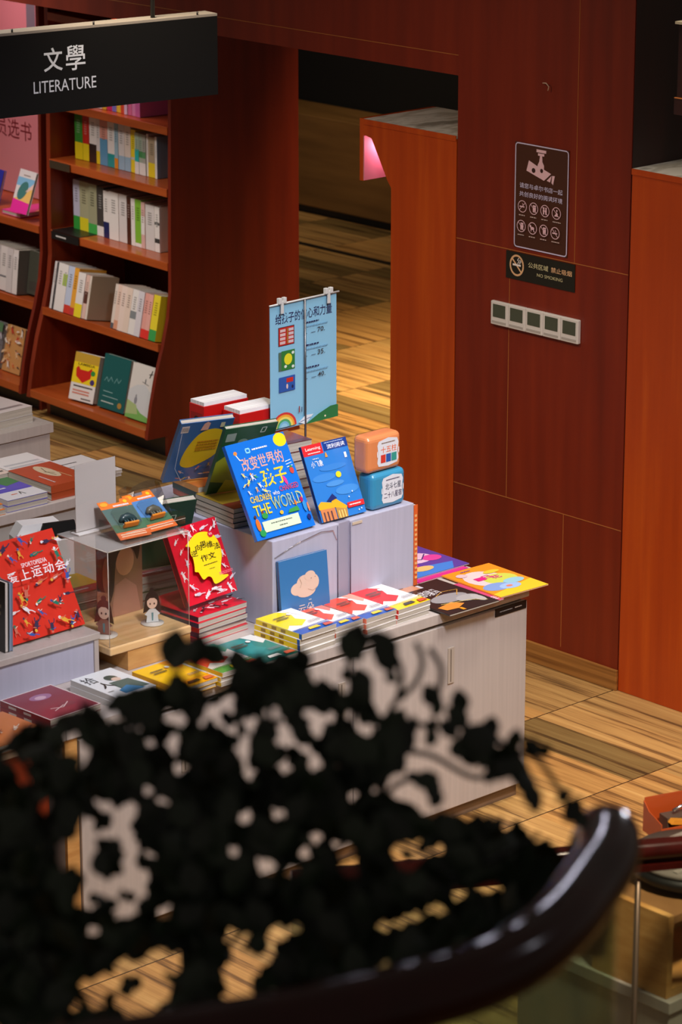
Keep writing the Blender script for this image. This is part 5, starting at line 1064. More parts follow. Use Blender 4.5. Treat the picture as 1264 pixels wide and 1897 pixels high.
LEAVES = '1793,2159,2740,177;1805,2189,2735,157;1811,2161,2739,136;1836,2166,2728,126;1940,2077,2738,158;1901,2039,2752,134;1921,2014,2753,144;1974,2067,2716,127;1931,2041,2755,62;1935,2018,2719,73;2010,2039,2675,106;1977,1997,2682,73;2018,2008,2675,106;1990,1983,2675,105;1953,2034,2659,158;1914,2002,2662,176;1956,2025,2647,158;1962,2043,2623,159;1932,2023,2626,126;1974,2028,2656,84;1983,2011,2658,74;1940,1968,2669,72;2000,2004,2653,95;1992,1983,2641,105;1984,1956,2657,146;1974,1933,2671,144;2037,1984,2649,106;2003,1956,2640,126;2007,1983,2629,106;2054,1966,2637,106;2053,1943,2637,95;2075,1947,2626,74;2009,1940,2642,125;2029,1967,2613,127;2014,1938,2631,125;2055,1959,2605,128;2053,1949,2597,117;2002,1893,2615,103;2005,1891,2606,72;1983,1933,2627,62;2084,1927,2582,74;2051,1885,2589,115;2068,1890,2574,95;1944,1978,2622,104;1961,1985,2606,105;1953,1973,2600,73;1940,1990,2623,73;1925,2073,2709,63;1933,2059,2694,137;1957,2082,2692,117;1926,2074,2681,84;1928,2107,2679,127;1735,2211,2526,148;1745,2223,2530,128;1725,2194,2525,116;1689,2165,2550,104;1980,2050,2682,53;1905,2145,2706,128;1917,2127,2711,117;1850,2146,2722,115;1862,2148,2705,127;1686,2211,2638,135;1722,2250,2599,138;1698,2233,2594,126;1684,2204,2590,135;1654,2171,2522,124;1693,2227,2472,127;1722,2252,2550,85;1674,2203,2632,124;1863,2218,2349,133;2054,2235,2422,126;1690,2289,2484,129;2298,2198,2338,156;1758,2341,2365,122;1791,2410,2363,159;1739,2389,2290,147;1872,2149,2472,141;1809,2475,2464,126;1979,2200,2308,170;1770,2420,2293,126;1662,2258,2563,158;1816,2352,2352,158;2175,2130,2322,174;1882,2116,2540,150;1800,2163,2484,117;1828,2177,2489,118;1700,2310,2474,141;1937,2027,2564,148;1860,2050,2497,126;1925,2054,2562,127;1905,2070,2358,119;1805,2419,2464,136;2012,2277,2455,126;1873,2046,2411,149;1930,2201,2546,154;1803,2109,2480,116;1816,1989,2433,114;2056,2191,2338,172;1627,2222,2596,134;1762,2130,2592,125;1933,2063,2436,129;1870,2077,2707,135;1746,2326,2316,145;1963,2187,2656,131;1934,1984,2502,147;1977,2109,2447,132;2043,2178,2489,146;1780,2129,2657,124;1861,2336,2353,148;1842,2031,2405,158;2054,2045,2401,121;2227,2178,2278,131;1958,2332,2539,137;1855,2014,2483,156;1819,2392,2337,126;1623,2231,2527,114;1751,2357,2350,168;2044,2012,2434,131;1805,2121,2473,159;1670,2279,2549,148;1882,2049,2429,138;2239,2097,2397,174;1940,2340,2459,149;1813,2142,2617,126;1692,2263,2465,160;2016,2189,2340,171;1803,2127,2364,161;1785,2179,2565,148;1851,2278,2619,120;1805,2416,2480,158;1817,2139,2480,160;1939,2333,2459,171;1866,2270,2383,157;1855,2130,2451,129;1699,2323,2420,142;1731,2075,2450,134;1924,2289,2532,146;1739,2222,2431,129;1815,2046,2442,115;1891,2168,2446,120;1784,2127,2507,137;1715,2287,2414,130;1843,2283,2574,121;1642,2187,2515,134;2031,2128,2503,133;1924,2146,2565,162;1744,2071,2412,114;1946,2162,2330,167;1915,2140,2367,132;1947,2196,2547,143;2060,2147,2355,148;1645,2234,2421,127;1743,2344,2499,165;1844,2195,2577,129;1877,2175,2441,164;1617,2193,2435,135;1630,2247,2388,117;1912,2284,2467,146;1784,2117,2419,159;1799,2124,2541,116;1900,1913,2449,124;1791,2165,2450,118;1874,2250,2648,141;1946,2165,2517,132;1836,2195,2429,120;1756,2172,2631,136;1929,1940,2482,156;1706,2280,2452,119;1655,2234,2490,126;1779,2436,2458,147;1933,2290,2330,137;1988,2057,2470,130;1865,2273,2460,122;1869,2154,2524,118;1795,2399,2281,126;1886,1936,2482,155;2016,2283,2507,137;1949,2222,2424,135;1669,2268,2591,126;1844,2206,2422,142;1640,2156,2440,114;2030,2064,2519,131;1908,2108,2484,129;1893,2018,2475,158;1995,2259,2402,126;1855,2050,2451,116;2263,2168,2382,178;1962,1969,2443,148;2004,2025,2484,162;1909,2173,2671,151;1717,2221,2428,139;2034,2085,2373,134;2200,2141,2414,174;2195,2147,2343,175;1813,2381,2371,148;2280,2177,2343,179;1828,2188,2337,131;1900,2421,2542,161;2268,2152,2355,166;1752,2393,2359,146;1880,2131,2379,120;1921,2296,2452,147;1777,2379,2329,124;1811,2067,2569,114;2014,2206,2623,133;1949,2290,2478,136;2210,2100,2356,127;2263,2197,2287,168;1771,2217,2679,137;1976,2159,2332,157;1949,2289,2570,135;1744,2223,2434,118;1986,2119,2386,155;2269,2197,2277,156;1991,1993,2554,127;1937,1970,2459,158;2301,2242,2347,146;1895,2276,2306,136;2018,2210,2411,148;1953,2305,2455,171;1900,2100,2567,160;1731,2373,2548,154;1797,2058,2498,135;1819,2409,2299,127;1908,2261,2278,125;1937,1945,2446,147;1870,1963,2522,113;1757,2367,2352,123;1935,2094,2628,128;2207,2154,2391,140;1770,2383,2445,157;1749,2383,2530,133;1757,2094,2403,157;1866,2242,2435,144;1778,2173,2490,117;1801,2057,2587,124;1880,2354,2540,135;1770,2103,2434,137;1830,2053,2570,125;1753,2200,2623,147;1732,2168,2652,135;1973,2251,2635,134;2046,2015,2514,130;2010,2024,2482,162;1909,2213,2295,124;1832,2325,2597,121;2000,2171,2420,168;1997,2261,2375,161;1875,2078,2696,115;1728,2310,2613,161;1956,2254,2412,170;2320,2166,2367,144;2268,2179,2326,155;1862,2238,2346,145;1902,2280,2369,158;2292,2190,2285,181;1925,2109,2545,118;1781,2347,2372,146;1846,2156,2585,128;1833,2459,2559,137;2317,2190,2306,181;1946,2022,2437,128;1917,2056,2480,160;1991,2290,2603,147;1836,2187,2418,131;2246,2158,2373,165;1792,2239,2419,131;2338,2204,2341,182;2099,2113,2488,123;1950,2128,2463,164;1958,2115,2371,165;1937,2378,2510,138;1951,2385,2589,149;1929,2316,2482,125;1945,2157,2357,145;1718,2213,2662,125;2052,2089,2383,123;1956,2209,2474,145;1775,2238,2622,139;2146,2140,2446,126;1664,2271,2407,139;1961,2075,2466,130;1873,2219,2428,154;1738,2370,2294,157;1908,2343,2614,157;2094,2087,2444,146;1706,2255,2456,118;1824,2245,2513,163;1753,2106,2500,125;1781,2119,2538,147;2002,2211,2270,172;1685,2296,2466,151;1994,2197,2367,124;1894,2205,2550,131;1946,2145,2535,142;2068,2186,2441,171;1712,2155,2470,136;1888,2228,2438,166;1943,2192,2664,131;1770,2111,2572,125;1855,2224,2479,153;1907,2312,2467,136;1765,2427,2347,148;1866,2153,2697,138;1714,2352,2471,164;1644,2206,2549,155;1832,2086,2558,147;1969,2264,2456,125;2027,1994,2395,130;1741,2291,2360,121;1850,2203,2615,150;1945,2114,2603,129;2224,2139,2401,152;1888,2041,2467,127;1936,1918,2561,155;1640,2217,2548,145;1905,2259,2535,144;2018,2000,2422,152;1636,2213,2476,115;2060,2170,2388,171;1944,2307,2319,138;1993,2193,2328,159;1944,2190,2436,144;2093,2203,2483,137;1686,2245,2640,125;1801,2383,2332,171;1772,2131,2592,115;1763,2344,2338,134;1954,2305,2534,147;1830,2136,2552,138;2277,2206,2286,145;1830,2178,2450,130;1706,2198,2448,116;1733,2279,2385,153;2073,2053,2504,132;1899,2145,2456,152;1693,2217,2414,128;1903,2286,2345,148;1929,2042,2624,137;1669,2253,2393,139;1915,2105,2441,119;1798,2146,2563,137;1940,2041,2524,160;2005,2039,2394,120;1774,2378,2416,123;1832,2138,2583,127;1925,2016,2502,148;1861,2120,2618,116;2053,2145,2407,135;1826,1976,2434,134;2009,2310,2624,170;2229,2120,2413,151;1746,2143,2376,117;1942,2142,2440,165;2219,2164,2410,129;1921,2359,2534,171;1995,1987,2398,129;1804,2225,2417,120;1803,2430,2504,147;1887,2056,2520,116;2004,2084,2436,143;1830,2437,2431,126;2283,2211,2310,145;1932,2022,2497,149;1825,2152,2565,117;1933,2040,2563,159;1976,1967,2413,117;1752,2120,2527,135;1846,2248,2447,121;1883,2072,2464,160;1755,2375,2308,158;2241,2150,2353,141;1744,2176,2446,159;1760,2130,2483,126;1739,2252,2401,163;2137,2130,2438,160;1760,2136,2521,147;2079,2199,2536,147;1915,1944,2452,156;1905,2066,2592,116;1857,2142,2344,142;1646,2227,2480,136;2044,2176,2374,159;1942,2084,2447,141;2036,2209,2569,168;1761,2399,2462,145;1920,2225,2420,156;1839,2183,2422,141;1880,2119,2382,163;1915,2179,2569,131;1924,2346,2464,137;2311,2198,2278,170;1838,2201,2557,151;1859,2163,2475,141;1915,2333,2457,148;1941,2153,2575,130;1917,1949,2526,114;1625,2227,2447,136;2301,2242,2375,170;2253,2157,2301,178;2246,2131,2383,152;1815,2441,2472,160;1910,1920,2448,124;2087,2210,2451,161;1870,2207,2467,131;1947,2058,2628,127;1735,2378,2530,154;1983,2133,2594,163;1871,2205,2466,153;1859,2380,2585,135;1765,2399,2369,124;1801,2125,2559,147;1824,2383,2343,137;1907,1979,2581,124;1978,2137,2321,123;1799,2387,2351,170;1949,2060,2451,130;1906,2164,2685,118;1624,2217,2401,157;1738,2184,2620,125;2255,2197,2406,178;1992,2215,2532,168;1891,2275,2537,144;1939,2217,2536,155;1999,2158,2358,135;1796,2218,2556,139;1734,2106,2405,136;1730,2305,2629,129;1835,2168,2438,151;1920,2140,2400,132;2018,2204,2351,137;1928,2133,2468,131;1890,2095,2460,140;2294,2164,2338,155;1789,2133,2393,160;2011,2291,2526,126;1961,2273,2633,134;1927,2282,2343,137;2333,2216,2294,134;2268,2205,2308,132;1984,2077,2475,131;1823,2321,2571,165;1874,2090,2490,149;1951,1932,2579,114;1605,2203,2425,145;1868,2017,2601,114;2020,2174,2596,133;1942,2057,2535,139;1852,2184,2570,151;1980,2210,2659,121;1747,2313,2625,119;1836,2201,2399,164;1864,2290,2555,122;1961,2372,2592,126;1827,2465,2479,126;1855,2319,2627,143;1995,2277,2567,124;1752,2104,2536,135;1736,2091,2406,115;1869,2035,2456,158;1750,2122,2563,156;1675,2224,2615,114;2315,2157,2349,156;1666,2256,2371,150;1896,1995,2570,145;1886,2201,2571,141;1902,2130,2384,120;2292,2241,2263,159;1996,2166,2527,166;1830,2210,2677,139;1883,2068,2364,118;1949,2289,2567,146;1739,2153,2594,114;1765,2332,2558,131;1862,2356,2345,160;1960,2125,2661,118;2100,2076,2450,123;1682,2303,2592,117;1795,2288,2564,142;1785,2089,2604,145;2058,2032,2374,155;1986,2223,2654,166;1733,2198,2611,115;1844,2007,2405,115;1820,1997,2473,114;1865,2288,2607,121;2296,2135,2382,130;1614,2212,2437,146;1932,2088,2451,151;1992,2016,2389,152;1892,2010,2660,134;1770,2089,2463,115;1788,2107,2550,125;1997,2179,2398,124;1969,2131,2519,153;1894,2295,2275,160;1957,2144,2543,164;1843,1973,2466,124;1871,2308,2482,123;1954,2314,2483,171;1793,2437,2320,126;1749,2378,2422,156;1779,2264,2591,161;1745,2131,2540,146;2242,2143,2335,165;2209,2123,2430,127;1640,2251,2476,147;2296,2148,2334,179;1786,2377,2428,123;1797,2176,2519,117;2107,2079,2385,169;2255,2175,2280,143;1966,2031,2553,139;1828,2232,2412,143;2057,2088,2328,124;1872,2346,2522,124;1965,1933,2537,115;1902,2097,2582,149;1880,2210,2473,121;1818,2295,2610,153;2145,2159,2413,138;1922,2156,2433,154;1795,2089,2528,136;1641,2204,2392,126;1876,2048,2579,136;1818,2128,2630,126;1911,2158,2666,118;1988,2201,2273,137;1905,2335,2417,148;1868,2046,2619,156;1784,2205,2668,158;2058,2168,2566,134;1782,2401,2351,136;1650,2262,2534,137;1978,2093,2546,152;2327,2230,2365,158;1678,2263,2540,159;1927,2254,2445,157;2087,2140,2412,136;1847,2334,2533,156;1824,2258,2407,166;1633,2161,2434,145;1924,2313,2520,158;1952,2041,2507,118;1918,1953,2590,113;2281,2208,2352,132;1926,2187,2679,130;1996,2307,2492,149;1823,2417,2559,147;1875,2068,2418,128;1908,2313,2396,137;1839,2445,2455,138;1659,2276,2485,117;1935,2235,2629,121;1772,2177,2569,148;1726,2147,2639,124;2089,2228,2518,149;1892,2284,2306,159;2219,2177,2427,152;1921,1975,2464,116;1749,2161,2688,134;1845,2056,2597,114;1919,2242,2564,133;1908,1915,2493,124;1892,2107,2400,119;1723,2277,2334,120;1973,2092,2464,120;1679,2279,2507,149;2245,2099,2417,151;1802,2211,2331,120;1938,2173,2422,122;1830,2154,2354,119;1917,2136,2527,162;1980,2253,2479,124;1822,2424,2350,138;1909,2228,2290,147;1856,2086,2698,114;1917,2298,2578,156;1672,2241,2648,146;1676,2243,2515,148;1977,2220,2301,137;1895,2422,2530,138;1760,2354,2318,123;1897,2146,2511,141;1964,1933,2551,135;2037,2065,2473,143;2015,1992,2494,118;1899,2107,2403,119;2027,2317,2542,127;1896,1970,2460,125;1727,2300,2463,130;1933,1917,2471,114;2240,2097,2361,151;2282,2207,2294,145;1904,1951,2536,114;1880,2032,2457,137;1890,2028,2656,135;1648,2168,2487,145;1745,2232,2412,140;1719,2270,2455,119;1724,2330,2618,118;1863,2237,2360,134;2140,2120,2375,126;1823,2165,2613,159;1858,2012,2525,135;1760,2416,2381,136;1968,2209,2644,132;1784,2330,2402,156;1878,2033,2576,157;1956,2308,2565,170;1879,2047,2494,137;1994,2198,2636,121;2182,2136,2360,174;1756,2286,2557,151;1986,2122,2582,142;1955,2189,2534,132;1930,2201,2586,153;1834,2112,2700,114;1887,1990,2541,114;1690,2313,2596,117;1739,2221,2642,158;1953,2193,2352,157;1906,2343,2407,126;1830,2441,2532,148;1803,2435,2328,150;1710,2231,2585,137;1961,2111,2326,133;1859,2044,2623,114;1826,2263,2659,119;1975,2229,2520,123;2340,2185,2315,146;2036,2229,2559,124;1990,2099,2391,155;1689,2231,2665,125;1793,2463,2411,126;2027,2198,2298,160;1854,2114,2382,140;2027,2096,2372,134;2116,2109,2376,125;2064,2059,2371,145;1826,2208,2411,120;2307,2172,2302,156;2056,2225,2506,125;1673,2230,2613,125;1816,2171,2677,137;1857,2166,2542,118;2340,2235,2360,134;2041,2073,2443,121;1758,2317,2306,134;1940,1939,2584,134;1801,2050,2422,126;2053,2126,2509,167;1953,2271,2470,124;2104,2233,2506,150;1760,2365,2436,134;1679,2137,2492,134;2043,2112,2521,122;2000,2053,2536,151;1676,2140,2499,114;1904,2200,2553,120;1957,2183,2432,156;1945,2080,2348,142;1906,1934,2496,124;2304,2175,2366,144;1923,2144,2661,118;1835,2222,2564,130;2057,2164,2576,134;2016,2111,2319,134;1830,2123,2515,149;1694,2245,2375,161;1986,2234,2451,124;2054,2169,2422,125;1743,2176,2659,125;1904,2288,2571,134;1986,2046,2459,119;1844,2399,2340,126;2000,2184,2632,132;1879,2011,2579,135;1742,2397,2323,124;1968,2129,2570,120;1806,2404,2422,147;1686,2157,2452,115;1884,2422,2571,137;2006,2135,2555,121;1958,2053,2567,160;2082,2185,2566,135;1834,2413,2473,148;1850,2373,2535,135;2237,2172,2279,131;1680,2211,2575,115;1888,2218,2566,131;1937,2217,2527,122;1944,2050,2423,140;1919,1987,2510,115;1633,2222,2493,125;1754,2413,2335,147;1985,2277,2641,123;1796,2156,2471,117;2121,2103,2387,136;1875,2102,2415,151;2297,2132,2374,154;1798,2089,2482,115;1754,2273,2566,140;1771,2434,2475,124;1868,2152,2486,119;1856,2046,2528,115;2004,2044,2482,119;1999,2171,2549,133;1988,2347,2527,127;1672,2222,2468,116;1922,2245,2512,122;2091,2119,2478,124;1833,2088,2650,135;1608,2209,2512,145;1833,2268,2404,122;1916,2061,2570,138;1767,2207,2670,116;1841,1962,2422,124;1884,1962,2421,136;2013,2209,2432,125;1884,1985,2403,116;1766,2034,2415,124;1653,2188,2536,114;1891,2289,2302,125;1748,2134,2625,124;2309,2183,2373,156;1755,2373,2516,155;1865,2285,2572,154;1907,1985,2406,127;1701,2347,2395,121;1693,2327,2464,130;1950,2068,2403,130;1897,2111,2420,119;1874,2132,2647,127;2016,2150,2637,121;1799,2084,2541,115;1778,2160,2706,114;2054,2151,2474,135;1722,2185,2368,85;1796,2393,2542,101;1952,2215,2396,90;1931,1967,2503,84;1855,2233,2599,98;1822,2430,2532,102;1741,2238,2342,98;1748,2042,2418,93;1765,2226,2436,119;2027,2109,2498,99;2278,2156,2396,106;1917,2151,2495,120;1806,2354,2612,110;2308,2140,2350,95;1741,2313,2517,109;1826,2133,2634,95;2091,2249,2554,103;2028,2221,2431,114;2071,2079,2427,100;1808,2295,2299,101;1778,2386,2595,88;1914,1993,2410,95;1746,2415,2279,91;1893,2104,2651,95;1811,2328,2551,121;1799,2280,2386,122;1909,2326,2447,125;1748,2145,2473,84;1753,2192,2604,116;1696,2183,2617,104;2300,2225,2363,133;1736,2119,2399,84;1973,2221,2298,103;1891,2334,2587,101;1840,2473,2486,115;2036,2247,2468,91;1836,2401,2588,112;1909,2299,2637,89;1912,2284,2515,112;1872,2455,2564,115;1727,2356,2573,87;2011,2125,2387,112;1979,2122,2568,109;1899,2263,2637,99;1799,2345,2394,90;2147,2145,2446,126;1953,2256,2474,124;1685,2220,2611,83;1923,2155,2697,107;2082,2245,2565,103;1739,2394,2477,89;1928,1982,2400,117;1754,2183,2639,84;1747,2293,2554,86;1992,2113,2641,108;1783,2159,2587,105;1763,2173,2495,85;1846,2102,2462,85;1833,2225,2354,99;1770,2149,2602,84;1659,2290,2408,97;1962,2078,2485,119;1874,2186,2461,109;1946,2313,2571,90;2240,2190,2366,107;2295,2162,2306,132;1784,2278,2565,87;1840,2081,2644,94;2013,2197,2460,101;1864,2225,2579,87;1876,2425,2578,91;1958,2316,2570,113;2015,2199,2565,89;1784,2339,2518,110;1977,2211,2623,88;1890,2067,2534,95;1724,2258,2494,107;1688,2181,2380,95;1728,2174,2668,103;1809,2160,2678,94;1838,2167,2371,87;1829,2224,2578,86;1939,2129,2492,87;1688,2194,2378,106;1767,2166,2444,85;1764,2435,2291,92;1684,2212,2520,105;1926,1930,2469,83;1959,2113,2320,111;1882,2126,2573,85;1973,2275,2446,114;1903,2340,2395,126;1814,2330,2284,91;1856,2316,2353,102;2314,2170,2383,96;1804,2137,2523,106;1833,2337,2453,101;1779,2264,2497,87;1982,2264,2527,102;2044,2267,2566,91;1859,2254,2425,100;1805,2337,2615,110;1856,1958,2424,83;1930,2088,2386,120;1726,2202,2668,104;1940,2069,2680,106;2004,2274,2642,90;1959,1967,2533,95;1875,2323,2481,124;1841,2104,2456,96;1950,2092,2672,85;1998,2226,2557,90;1669,2294,2577,106;1860,1978,2516,114;1689,2262,2385,108;1875,2302,2473,101;1903,2126,2552,86;1765,2261,2441,120;1800,2277,2559,98;1802,2052,2533,83;1723,2350,2386,88;1815,2260,2527,87;1839,2093,2409,96;1836,2250,2625,108;1805,2066,2474,94;1980,2131,2393,89;1845,2301,2534,88;1894,2104,2612,95;1989,2268,2486,114;1872,2137,2674,85;1633,2244,2642,83;1859,2133,2426,86;1780,2196,2508,96;1899,2231,2364,89;1798,2299,2483,88;1914,2138,2508,87;1916,2158,2604,86;1896,2350,2371,115;1927,2003,2518,84;1906,2127,2653,96;1854,2092,2511,85;1839,2351,2495,101;2040,2204,2608,90;1948,2174,2591,87;1972,2037,2401,87;2041,2334,2623,92;2080,2217,2484,92;1727,2203,2368,86;1893,2024,2560,94;1726,2294,2515,97;1889,2058,2623,84;1713,2199,2687,93;1860,2233,2624,87;1779,2035,2481,93;1802,2298,2425,89;1822,2246,2553,54;1881,2113,2670,63;1864,2264,2615,55;1702,2179,2503,73;1807,2278,2660,54;2005,2135,2468,55;2179,2122,2379,58;1859,2325,2384,57;1937,2266,2608,67;2044,2045,2439,66;1862,2314,2472,56;1708,2355,2535,54;1756,2123,2652,52;1744,2165,2493,53;1923,2352,2563,57;1775,2142,2668,52;1941,1974,2557,63;2017,1994,2385,54;1787,2388,2603,55;1910,1974,2533,52;1796,2268,2554,65;1811,2096,2670,52;1796,2282,2497,66;1904,2247,2305,68;2003,2102,2629,65;1829,2288,2336,67;1765,2337,2467,66;1715,2239,2380,54;2016,2063,2438,55;2055,2239,2447,69;1811,2324,2504,55;1947,2113,2637,54;2066,2233,2580,68;1816,2373,2272,57;1982,2067,2438,76;2085,2127,2395,68;1830,2344,2448,56;1870,2100,2608,53;1963,2176,2671,54;1869,2037,2676,52;1910,2114,2700,63;1796,2173,2657,63;1763,2296,2468,77;1746,2205,2686,63;1850,2454,2462,69;2043,2195,2413,57;2054,2189,2629,56;1892,2111,2509,54;1821,2470,2499,57;1670,2295,2634,53;1806,2270,2634,54;1666,2271,2647,73;1843,2364,2319,57;1746,2198,2384,54;1885,2285,2655,66;1770,2255,2490,76;1831,2405,2569,56;1977,2175,2475,67;1888,2367,2388,57;2082,2084,2323,56;2015,2142,2542,55;1810,2094,2691,62;1930,2169,2476,55;1742,2244,2569,64;1815,2107,2681,52;1939,2116,2526,65;1747,2407,2557,55;1932,1973,2410,74;1864,2407,2528,57;1821,2184,2662,53;1835,2084,2700,52;1918,1935,2520,72;1955,2164,2625,65;1917,2016,2615,63;2107,2263,2578,69;1844,2345,2386,57;1747,2299,2560,76;1915,2193,2319,56;1942,2000,2537,53;1949,2295,2614,56;1696,2248,2615,74;2022,2146,2307,57;2018,1993,2550,53;1617,2233,2472,52;1842,2038,2570,62;1826,2314,2635,66;1718,2193,2385,64;1814,2375,2295,57;2272,2160,2415,59;2207,2137,2452,69;1833,2125,2620,53;1969,2104,2680,54;1749,2144,2386,53;1979,2109,2498,55;1900,1950,2492,52;1999,2280,2582,57;1923,2081,2496,54;1974,2230,2545,67;1821,2385,2522,67;1793,2230,2507,54;1931,2044,2357,54;1732,2117,2435,52;2010,2231,2576,79;1782,2307,2416,66;1818,2128,2424,53;1990,2036,2435,54;1830,2148,2425,54;1861,2143,2511,75;1801,2122,2703,52;1840,2196,2639,53;1906,2212,2581,55;1916,2019,2425,53;1921,2044,2515,53;2009,2357,2590,58;1787,2274,2537,54;2254,2196,2251,60;1739,2277,2492,54;1754,2127,2424,63;1837,2135,2645,53;2010,2112,2365,56;1946,2317,2617,67;1835,2310,2327,68;2065,2211,2400,69;2000,2312,2479,80;1787,2136,2709,52;1915,2010,2605,73;1814,2493,2527,57;1760,2293,2435,55;2236,2178,2433,59;1967,2189,2299,57;1748,2410,2571,55;1940,2150,2405,55;1810,2298,2493,55;1769,2284,2544,54;1698,2151,2573,52;1950,2058,2659,53;1761,2190,2476,64;1870,2108,2725,52;1779,2034,2403,73;2001,2325,2576,57;1960,2288,2592,67;1858,2170,2684,53;1756,2181,2645,52;1922,2193,2483,55;2070,2255,2565,57;1948,1942,2419,53;2099,2113,2473,56;1911,2122,2653,53;2025,2141,2341,68;2308,2201,2394,72;1770,2440,2486,56;1924,2123,2629,64;1957,2154,2607,54;1709,2155,2420,63;1922,2155,2466,55;1826,2097,2616,52;1927,2232,2553,55;2041,2252,2458,57;2086,2225,2556,68;1703,2315,2631,64;1746,2273,2350,55;1809,2065,2402,53;1969,2222,2606,55;1889,2387,2604,56;1809,2428,2518,57;1845,2281,2588,66;2236,2183,2257,60;1993,1965,2490,64;1699,2252,2519,64;1967,2072,2593,64;2277,2232,2314,73;1743,2412,2421,56;1816,2335,2419,56;1863,2063,2530,74;2274,2195,2401,71;1969,2272,2359,57;1662,2228,2630,52;1742,2293,2619,64;1857,2400,2365,58;1816,2297,2405,56;2042,2178,2419,57;1912,2075,2342,65;1747,2144,2552,52;1792,2470,2515,57;1860,2280,2590,55;1819,2301,2534,55;1937,2043,2402,54;1943,2301,2615,56;1824,2249,2556,54;1840,2346,2327,57;1764,2398,2541,56;1676,2213,2498,52;1933,2022,2638,52;1607,2225,2511,52;1967,2264,2581,67;1783,2268,2445,66;1870,2406,2474,69;2094,2137,2289,69;1970,2257,2608,56;1963,2354,2572,57;1723,2132,2509,73;1851,2377,2493,57;2344,2239,2379,61;1676,2288,2616,53;2016,2333,2555,58;1812,2244,2558,54;1871,2104,2510,53;1849,2165,2407,54;1989,2116,2550,66;1998,2288,2651,56;1906,2179,2490,55;2081,2124,2464,56;1861,2188,2381,55;1879,2289,2390,56;1855,2329,2345,57;1785,2455,2552,56;1733,2232,2622,53;2319,2147,2335,60;1840,2093,2381,53;1831,2283,2658,54;2010,2185,2640,55;1749,2422,2324,57;2067,2135,2293,57;1739,2193,2493,53;1909,2369,2420,69;1866,2121,2398,54;1838,2089,2592,52;1840,2334,2462,78;1988,2243,2339,69;1985,2218,2266,57;1875,2000,2557,52;2297,2181,2394,72;1769,2280,2452,55;1836,2248,2642,54;1994,2212,2661,66;2044,2116,2382,67;1975,2257,2604,56;2051,2299,2566,57;1984,2162,2290,79;1916,1967,2440,53;2037,2141,2601,55;1796,2289,2330,56;1739,2269,2476,76;1811,2353,2291,57;2264,2187,2258,60;2319,2187,2275,73;1699,2136,2426,52;1901,2197,2565,55;1971,2061,2399,54;1973,2031,2439,76;1995,2016,2555,53;1852,2050,2647,52;1778,2246,2360,55;1716,2372,2397,78;1920,2197,2455,55;1733,2111,2433,52;2093,2068,2418,56;1943,2161,2498,55;1968,2114,2343,55;1781,2347,2523,55;2018,2083,2490,55;1754,2422,2477,56;1952,2361,2619,68;1687,2184,2641,52;2127,2096,2411,57;1843,2231,2575,54;1736,2405,2303,57;2048,2020,2466,76;1880,2309,2530,67;1652,2261,2650,52;2036,2129,2609,55;1848,2338,2466,56;2170,2153,2460,58;1918,2230,2299,56;1860,2137,2373,54;1943,2228,2502,56;1931,2285,2597,56;1623,2250,2390,53;1828,2063,2542,52;1894,2306,2546,56;2045,2078,2327,56;1802,2188,2619,53;1985,2281,2652,56;1920,2148,2582,54;1924,2017,2636,52;1733,2163,2480,53;1722,2388,2336,56;1897,2339,2384,57;1736,2405,2353,56;1739,2409,2316,68;2058,2114,2516,56;1912,2013,2683,52;1714,2207,2690,62;1954,2152,2493,55;1859,2325,2489,56;1868,2273,2609,55;2025,2253,2426,57;1867,2308,2544,56;1782,2050,2472,52;2251,2210,2350,60;1797,2237,2498,54;1742,2302,2463,55;1892,2010,2431,63;1766,2253,2487,54;1722,2230,2600,53;1718,2227,2468,53;2086,2104,2308,57;1866,2068,2464,53'
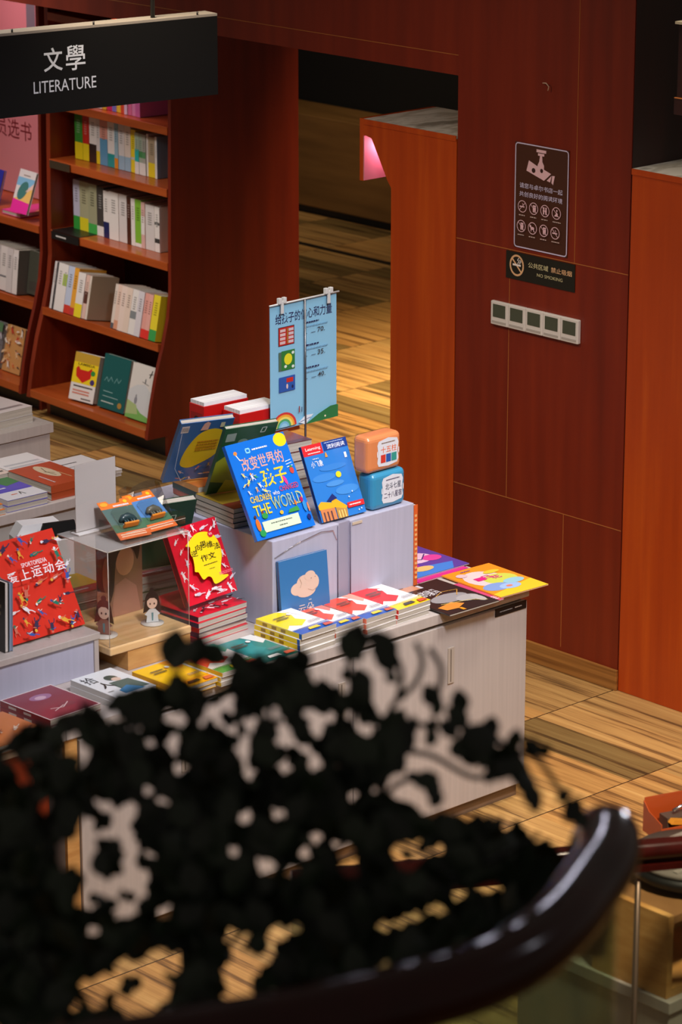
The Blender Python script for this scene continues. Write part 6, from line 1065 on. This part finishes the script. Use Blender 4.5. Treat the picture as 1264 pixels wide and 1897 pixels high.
STEMS = [[(2042, 2095, 2709), (2043, 2086, 2690), (2033, 2087, 2668), (2012, 2097, 2648), (2003, 2097, 2626)], [(2051, 2085, 2703), (2056, 2073, 2685), (2050, 2069, 2665), (2042, 2072, 2654)], [(2016, 2123, 2716), (2023, 2110, 2703), (2025, 2097, 2678), (2016, 2095, 2652)], [(1991, 2144, 2714), (1987, 2131, 2672), (1981, 2121, 2636), (1960, 2126, 2600)], [(1871, 2253, 2709), (1876, 2238, 2683), (1864, 2229, 2636), (1867, 2201, 2574), (1859, 2176, 2496), (1821, 2167, 2393)], [(2009, 2095, 2636), (2037, 2066, 2628), (2057, 2048, 2628), (2075, 2027, 2621), (2095, 2001, 2600), (2099, 1986, 2574)], [(2078, 2027, 2626), (2088, 2010, 2608), (2109, 1985, 2595), (2123, 1952, 2548)], [(2003, 2085, 2600), (1977, 2088, 2548), (1930, 2110, 2496), (1872, 2142, 2445), (1821, 2167, 2393), (1788, 2172, 2331)], [(2027, 2055, 2579), (2002, 2076, 2574), (1977, 2088, 2548)], [(1784, 2310, 2652), (1781, 2291, 2600), (1749, 2305, 2564), (1716, 2308, 2496)], [(1919, 2202, 2693), (1923, 2182, 2652), (1903, 2168, 2574), (1866, 2169, 2496), (1821, 2167, 2393)], [(1826, 2276, 2662), (1833, 2243, 2600), (1847, 2195, 2517), (1848, 2164, 2445)], [(1723, 2349, 2610), (1733, 2319, 2559), (1703, 2303, 2455), (1711, 2248, 2341)], [(2039, 2028, 2543), (1974, 2078, 2517), (1909, 2119, 2471), (1853, 2146, 2414)], [(2095, 1969, 2525), (2049, 1999, 2496), (1961, 2064, 2455), (1869, 2123, 2393)], [(2084, 2006, 2590), (2058, 2025, 2579), (2031, 2060, 2600), (2004, 2086, 2605)], [(1992, 2121, 2662), (1999, 2104, 2636), (1997, 2091, 2600)]]
t = thing('trailing_plant', 'dark out-of-focus leafy plant with trailing stems filling the foreground', 'plant', (1.83, 2.17, 1.75))
off = Vector((1.83, 2.17, 1.75)); r = random.Random(8)
m = MB()
SH = [(0, -1), (.34, -.72), (.56, -.25), (.58, .12), (.44, .5), (.2, .82), (0, 1), (-.2, .82), (-.44, .5), (-.58, .12), (-.56, -.25), (-.34, -.72)]
view = Vector((-.65, -.70, .30)).normalized()
for rec in LEAVES.split(';'):
    x, y, z, s = (int(q) for q in rec.split(','))
    c = Vector((x, y, z)) / 1000 - off; s = s / 7600
    nrm = (view + Vector((r.gauss(0, .33), r.gauss(0, .33), r.gauss(0, .33)))).normalized()
    down = Vector((r.gauss(0, .6), r.gauss(0, .6), 1)); down = (down - nrm * down.dot(nrm)).normalized()
    side = nrm.cross(down)
    vs = [c + nrm * s * .10] + [c + side * (u * s * 1.25) + down * (v * s) - nrm * (s * .22 * abs(u)) for u, v in SH]
    m.add(vs, [(0, 1 + i, 1 + (i + 1) % len(SH)) for i in range(len(SH))], LEAF, True)
m.build('foliage', t)
m = MB()
for st in STEMS:
    m.tube([p for p in smooth([Vector(q) / 1000 - off for q in st], 4)], .0030, paint((14, 17, 11), .7), 6)
m.build('stems', t)
pot = paint((34, 30, 28), .5)
m = MB(); m.tube([(0, 0, 0), (0, 0, .02), (0, 0, .34), (0, 0, .36)], [.15, .16, .21, .20], pot, 28); m.build('pot', t)
MB().tube([(0, 0, .3602), (0, 0, .365)], .185, paint((30, 24, 18), .9), 24).build('soil', t)
MB().tube([(0, 0, .36), (0, .0, .5), (-.02, 0, .62)], [.01, .008, .005], paint((40, 34, 24), .7), 8).build('trunk', t)
t = thing('plant_stand', 'dark square stand under the foreground plant', 'stand', (1.83, 2.17, 0))
MB().box(-.19, -.19, 0, .19, .19, 1.749, paint((30, 26, 24), .6)).build('stand_body', t)
